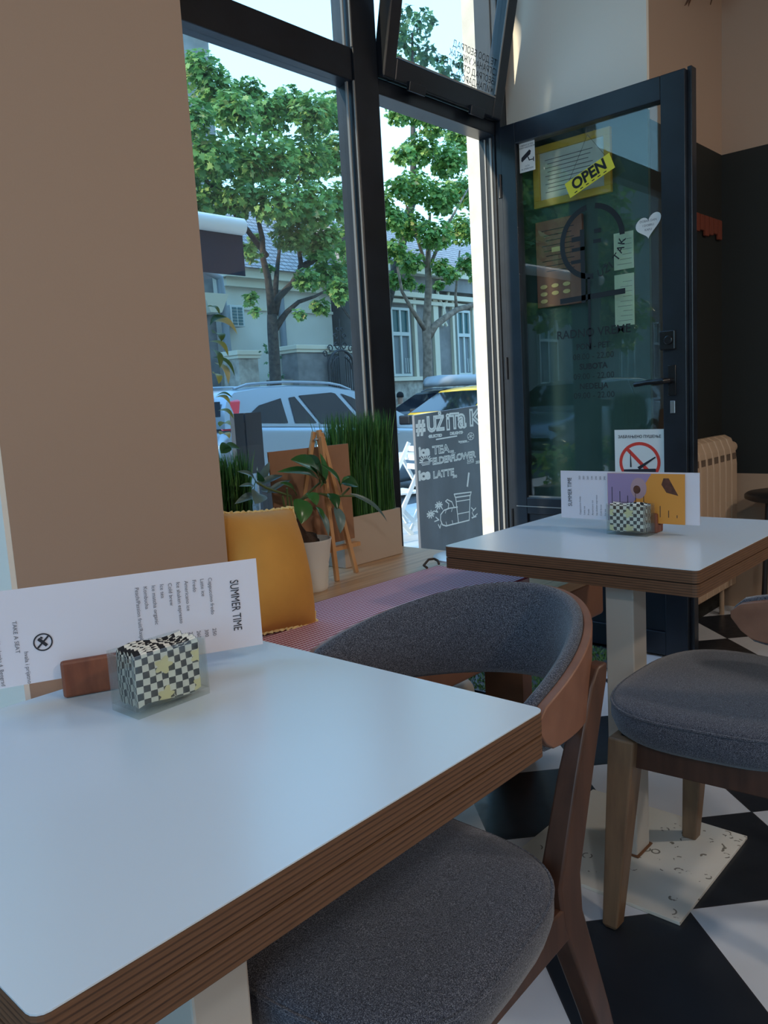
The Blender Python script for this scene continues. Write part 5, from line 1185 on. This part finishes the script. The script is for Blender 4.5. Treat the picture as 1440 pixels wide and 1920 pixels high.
g = MB(); b0 = ay(517, 722, T1); g.tube([(b0.x, T1, GZ+.001), (b0.x, T1, GZ+.3), b0, ay(514, 665, T1), ay(511, 616, T1), ay(510, 590, T1)], [.17, .13, .12, .112, .108, .10], 16)
limb(g, [(510, 595), (506, 552), (502, 519), (493, 485), (492, 447), (485, 416), (470, 330), (480, 250)], T1, .085, .025, -.5); limb(g, [(513, 585), (517, 535), (520, 500), (525, 460), (520, 380)], T1, .07, .02, .6)
limb(g, [(514, 590), (522, 558), (549, 530), (565, 500), (560, 463), (557, 430), (560, 330)], T1, .08, .025, -.4); limb(g, [(562, 503), (596, 483), (627, 458), (668, 433)], T1-.2, .07, .025, -.3)
limb(g, [(515, 618), (527, 600), (538, 585), (560, 566), (590, 556), (620, 540)], T1, .075, .02, -.4); limb(g, [(630, 558), (650, 590), (678, 622)], T1-.4, .018, .008, -.1); limb(g, [(632, 560), (660, 600), (682, 635)], T1-.4, .015, .006, -.1)
limb(g, [(440, 240), (430, 200), (445, 170)], T1, .03, .01); limb(g, [(500, 480), (440, 400), (380, 330), (360, 260)], T1, .06, .02, -.6)
g.build('trunk', M['bark'], t, smooth='all')
rb = random.Random(2)
bl = [(375, 130, 45), (405, 175, 55), (360, 220, 45), (440, 210, 50), (470, 170, 30), (500, 215, 50), (545, 195, 42), (585, 215, 50), (630, 205, 42), (655, 190, 30), (345, 310, 45), (395, 290, 55), (450, 300, 60), (510, 300, 60), (570, 300, 60), (625, 290, 50), (665, 300, 35), (400, 370, 50), (360, 390, 40), (455, 370, 45), (520, 380, 55), (580, 385, 55), (640, 380, 50), (545, 440, 40), (600, 450, 50), (650, 450, 40), (660, 505, 35), (610, 510, 40), (575, 525, 28), (640, 545, 32), (600, 575, 20), (560, 590, 14), (470, 475, 22), (455, 468, 16), (468, 562, 17), (478, 585, 12), (480, 450, 18), (430, 430, 25), (670, 400, 30), (500, 505, 14)]
crown(t, [blob(a, b, r_, T1-.4+rb.uniform(-.9, .9)) for a, b, r_ in bl], 1800, .14, M['leaf'], 11)
crown(t, [blob(a, b, r_, T1+.2) for a, b, r_ in ((500, 660, 7), (497, 650, 6), (527, 670, 5), (505, 700, 6), (528, 705, 6), (498, 680, 5), (490, 660, 4))], 900, .10, M['leaf_d'], 5, 'trunk_shoots')
T2 = 13.4
t = empty('street_tree', (X(801, T2, 740), T2, GZ), 'street tree with a pale three forked trunk seen through the open door', 'tree')
g = MB(); b0 = ay(802, 742, T2); g.tube([(b0.x, T2, GZ+.001), b0, ay(802, 661, T2), ay(799, 615, T2), ay(802, 567, T2), ay(804, 536, T2), ay(802, 500, T2), ay(806, 400, T2)], [.15, .13, .12, .115, .095, .09, .08, .03], 16)
limb(g, [(803, 632), (816, 610), (833, 597), (858, 580), (887, 572), (905, 566)], T2, .105, .06, -.2); limb(g, [(856, 580), (854, 555), (857, 520), (862, 470)], T2-.1, .045, .02); limb(g, [(797, 618), (784, 598), (772, 580), (754, 547), (745, 500)], T2, .07, .03, -.2)
limb(g, [(803, 510), (780, 440), (760, 380)], T2, .05, .02); limb(g, [(803, 505), (840, 420), (880, 350)], T2, .05, .02)
g.build('trunk', M['bark2'], t, smooth='all')
bl = [(745, 215, 26), (775, 205, 35), (815, 225, 40), (860, 250, 35), (890, 290, 32), (755, 290, 26), (790, 280, 38), (840, 300, 42), (745, 350, 26), (775, 350, 40), (825, 370, 42), (875, 360, 40), (735, 410, 30), (765, 420, 38), (815, 440, 40), (865, 430, 38), (895, 440, 26), (740, 470, 28), (770, 490, 30), (735, 525, 22), (765, 530, 18), (825, 500, 22), (845, 515, 20), (875, 495, 24), (893, 520, 16), (822, 535, 12), (790, 540, 10), (895, 380, 25), (715, 380, 28)]
crown(t, [blob(a, b, r_, T2-.3+rb.uniform(-.8, .8)) for a, b, r_ in bl], 1900, .14, M['leaf'], 12)
t = empty('street_tree', (X(760, 15.2, 100)-1, 14.6, GZ), 'bluish tree crown high in the tilted top window', 'tree')
bx = ay(775, 100, 14.4); g = MB(); g.tube([(X(716, 14.6), 14.6, GZ+.001), (X(716, 14.6), 14.6, 3), (bx.x-.3, 14.4, 6.5), (bx.x, 14.4, bx.z+.5)], [.17, .14, .1, .03], 12); g.build('trunk', M['bark'], t, smooth='all')
bl = [(750, 30, 32), (790, 45, 34), (760, 85, 32), (795, 105, 32), (735, 70, 22), (830, 130, 26), (865, 120, 20), (850, 160, 24), (770, 150, 36), (720, 130, 30), (880, 70, 14), (900, 95, 12), (745, -40, 30), (790, -30, 25)]
crown(t, [blob(a, b, r_, 14.4+rb.uniform(-.5, .5)) for a, b, r_ in bl], 420, .18, M['leaf_d'], 13)
# trees farther left, for the reflections
for i, (x, y, lb) in enumerate(((-8.5, 10.2, 'leafy street tree farther left, seen mirrored in the door glass'), (-15.0, 11.5, 'leafy street tree far left beyond the first mirrored one'))):
    t = empty('street_tree', (x, y, GZ), lb, 'tree'); g = MB(); g.tube([(x, y, GZ+.001), (x, y, 1.5), (x+.1, y, 3)], [.2, .16, .1], 12); g.build('trunk', M['bark'], t, smooth='all')
    crown(t, [(Vector((x+rb.uniform(-1.8, 1.8), y+rb.uniform(-1.2, 1.2), rb.uniform(2.4, 6.6))), rb.uniform(.7, 1.2)) for _ in range(20)], 230, .26, M['leaf'], 20+i)
# low hedge troughs outside for the mirrored green
t = empty('planter_box', (-.6, 3.4, GZ), 'planter with clipped shrubs on the pavement, seen mirrored in the door glass', 'planter')
MB().box(-1.6, .6, 3.2, 3.6, GZ+.001, .35).build('trough', M['standdark'], t)
crown(t, [(Vector((-1.4+.2*q, 3.4, .55)), .22) for q in range(11)], 1500, .07, M['leaf'], 31, 'shrub')
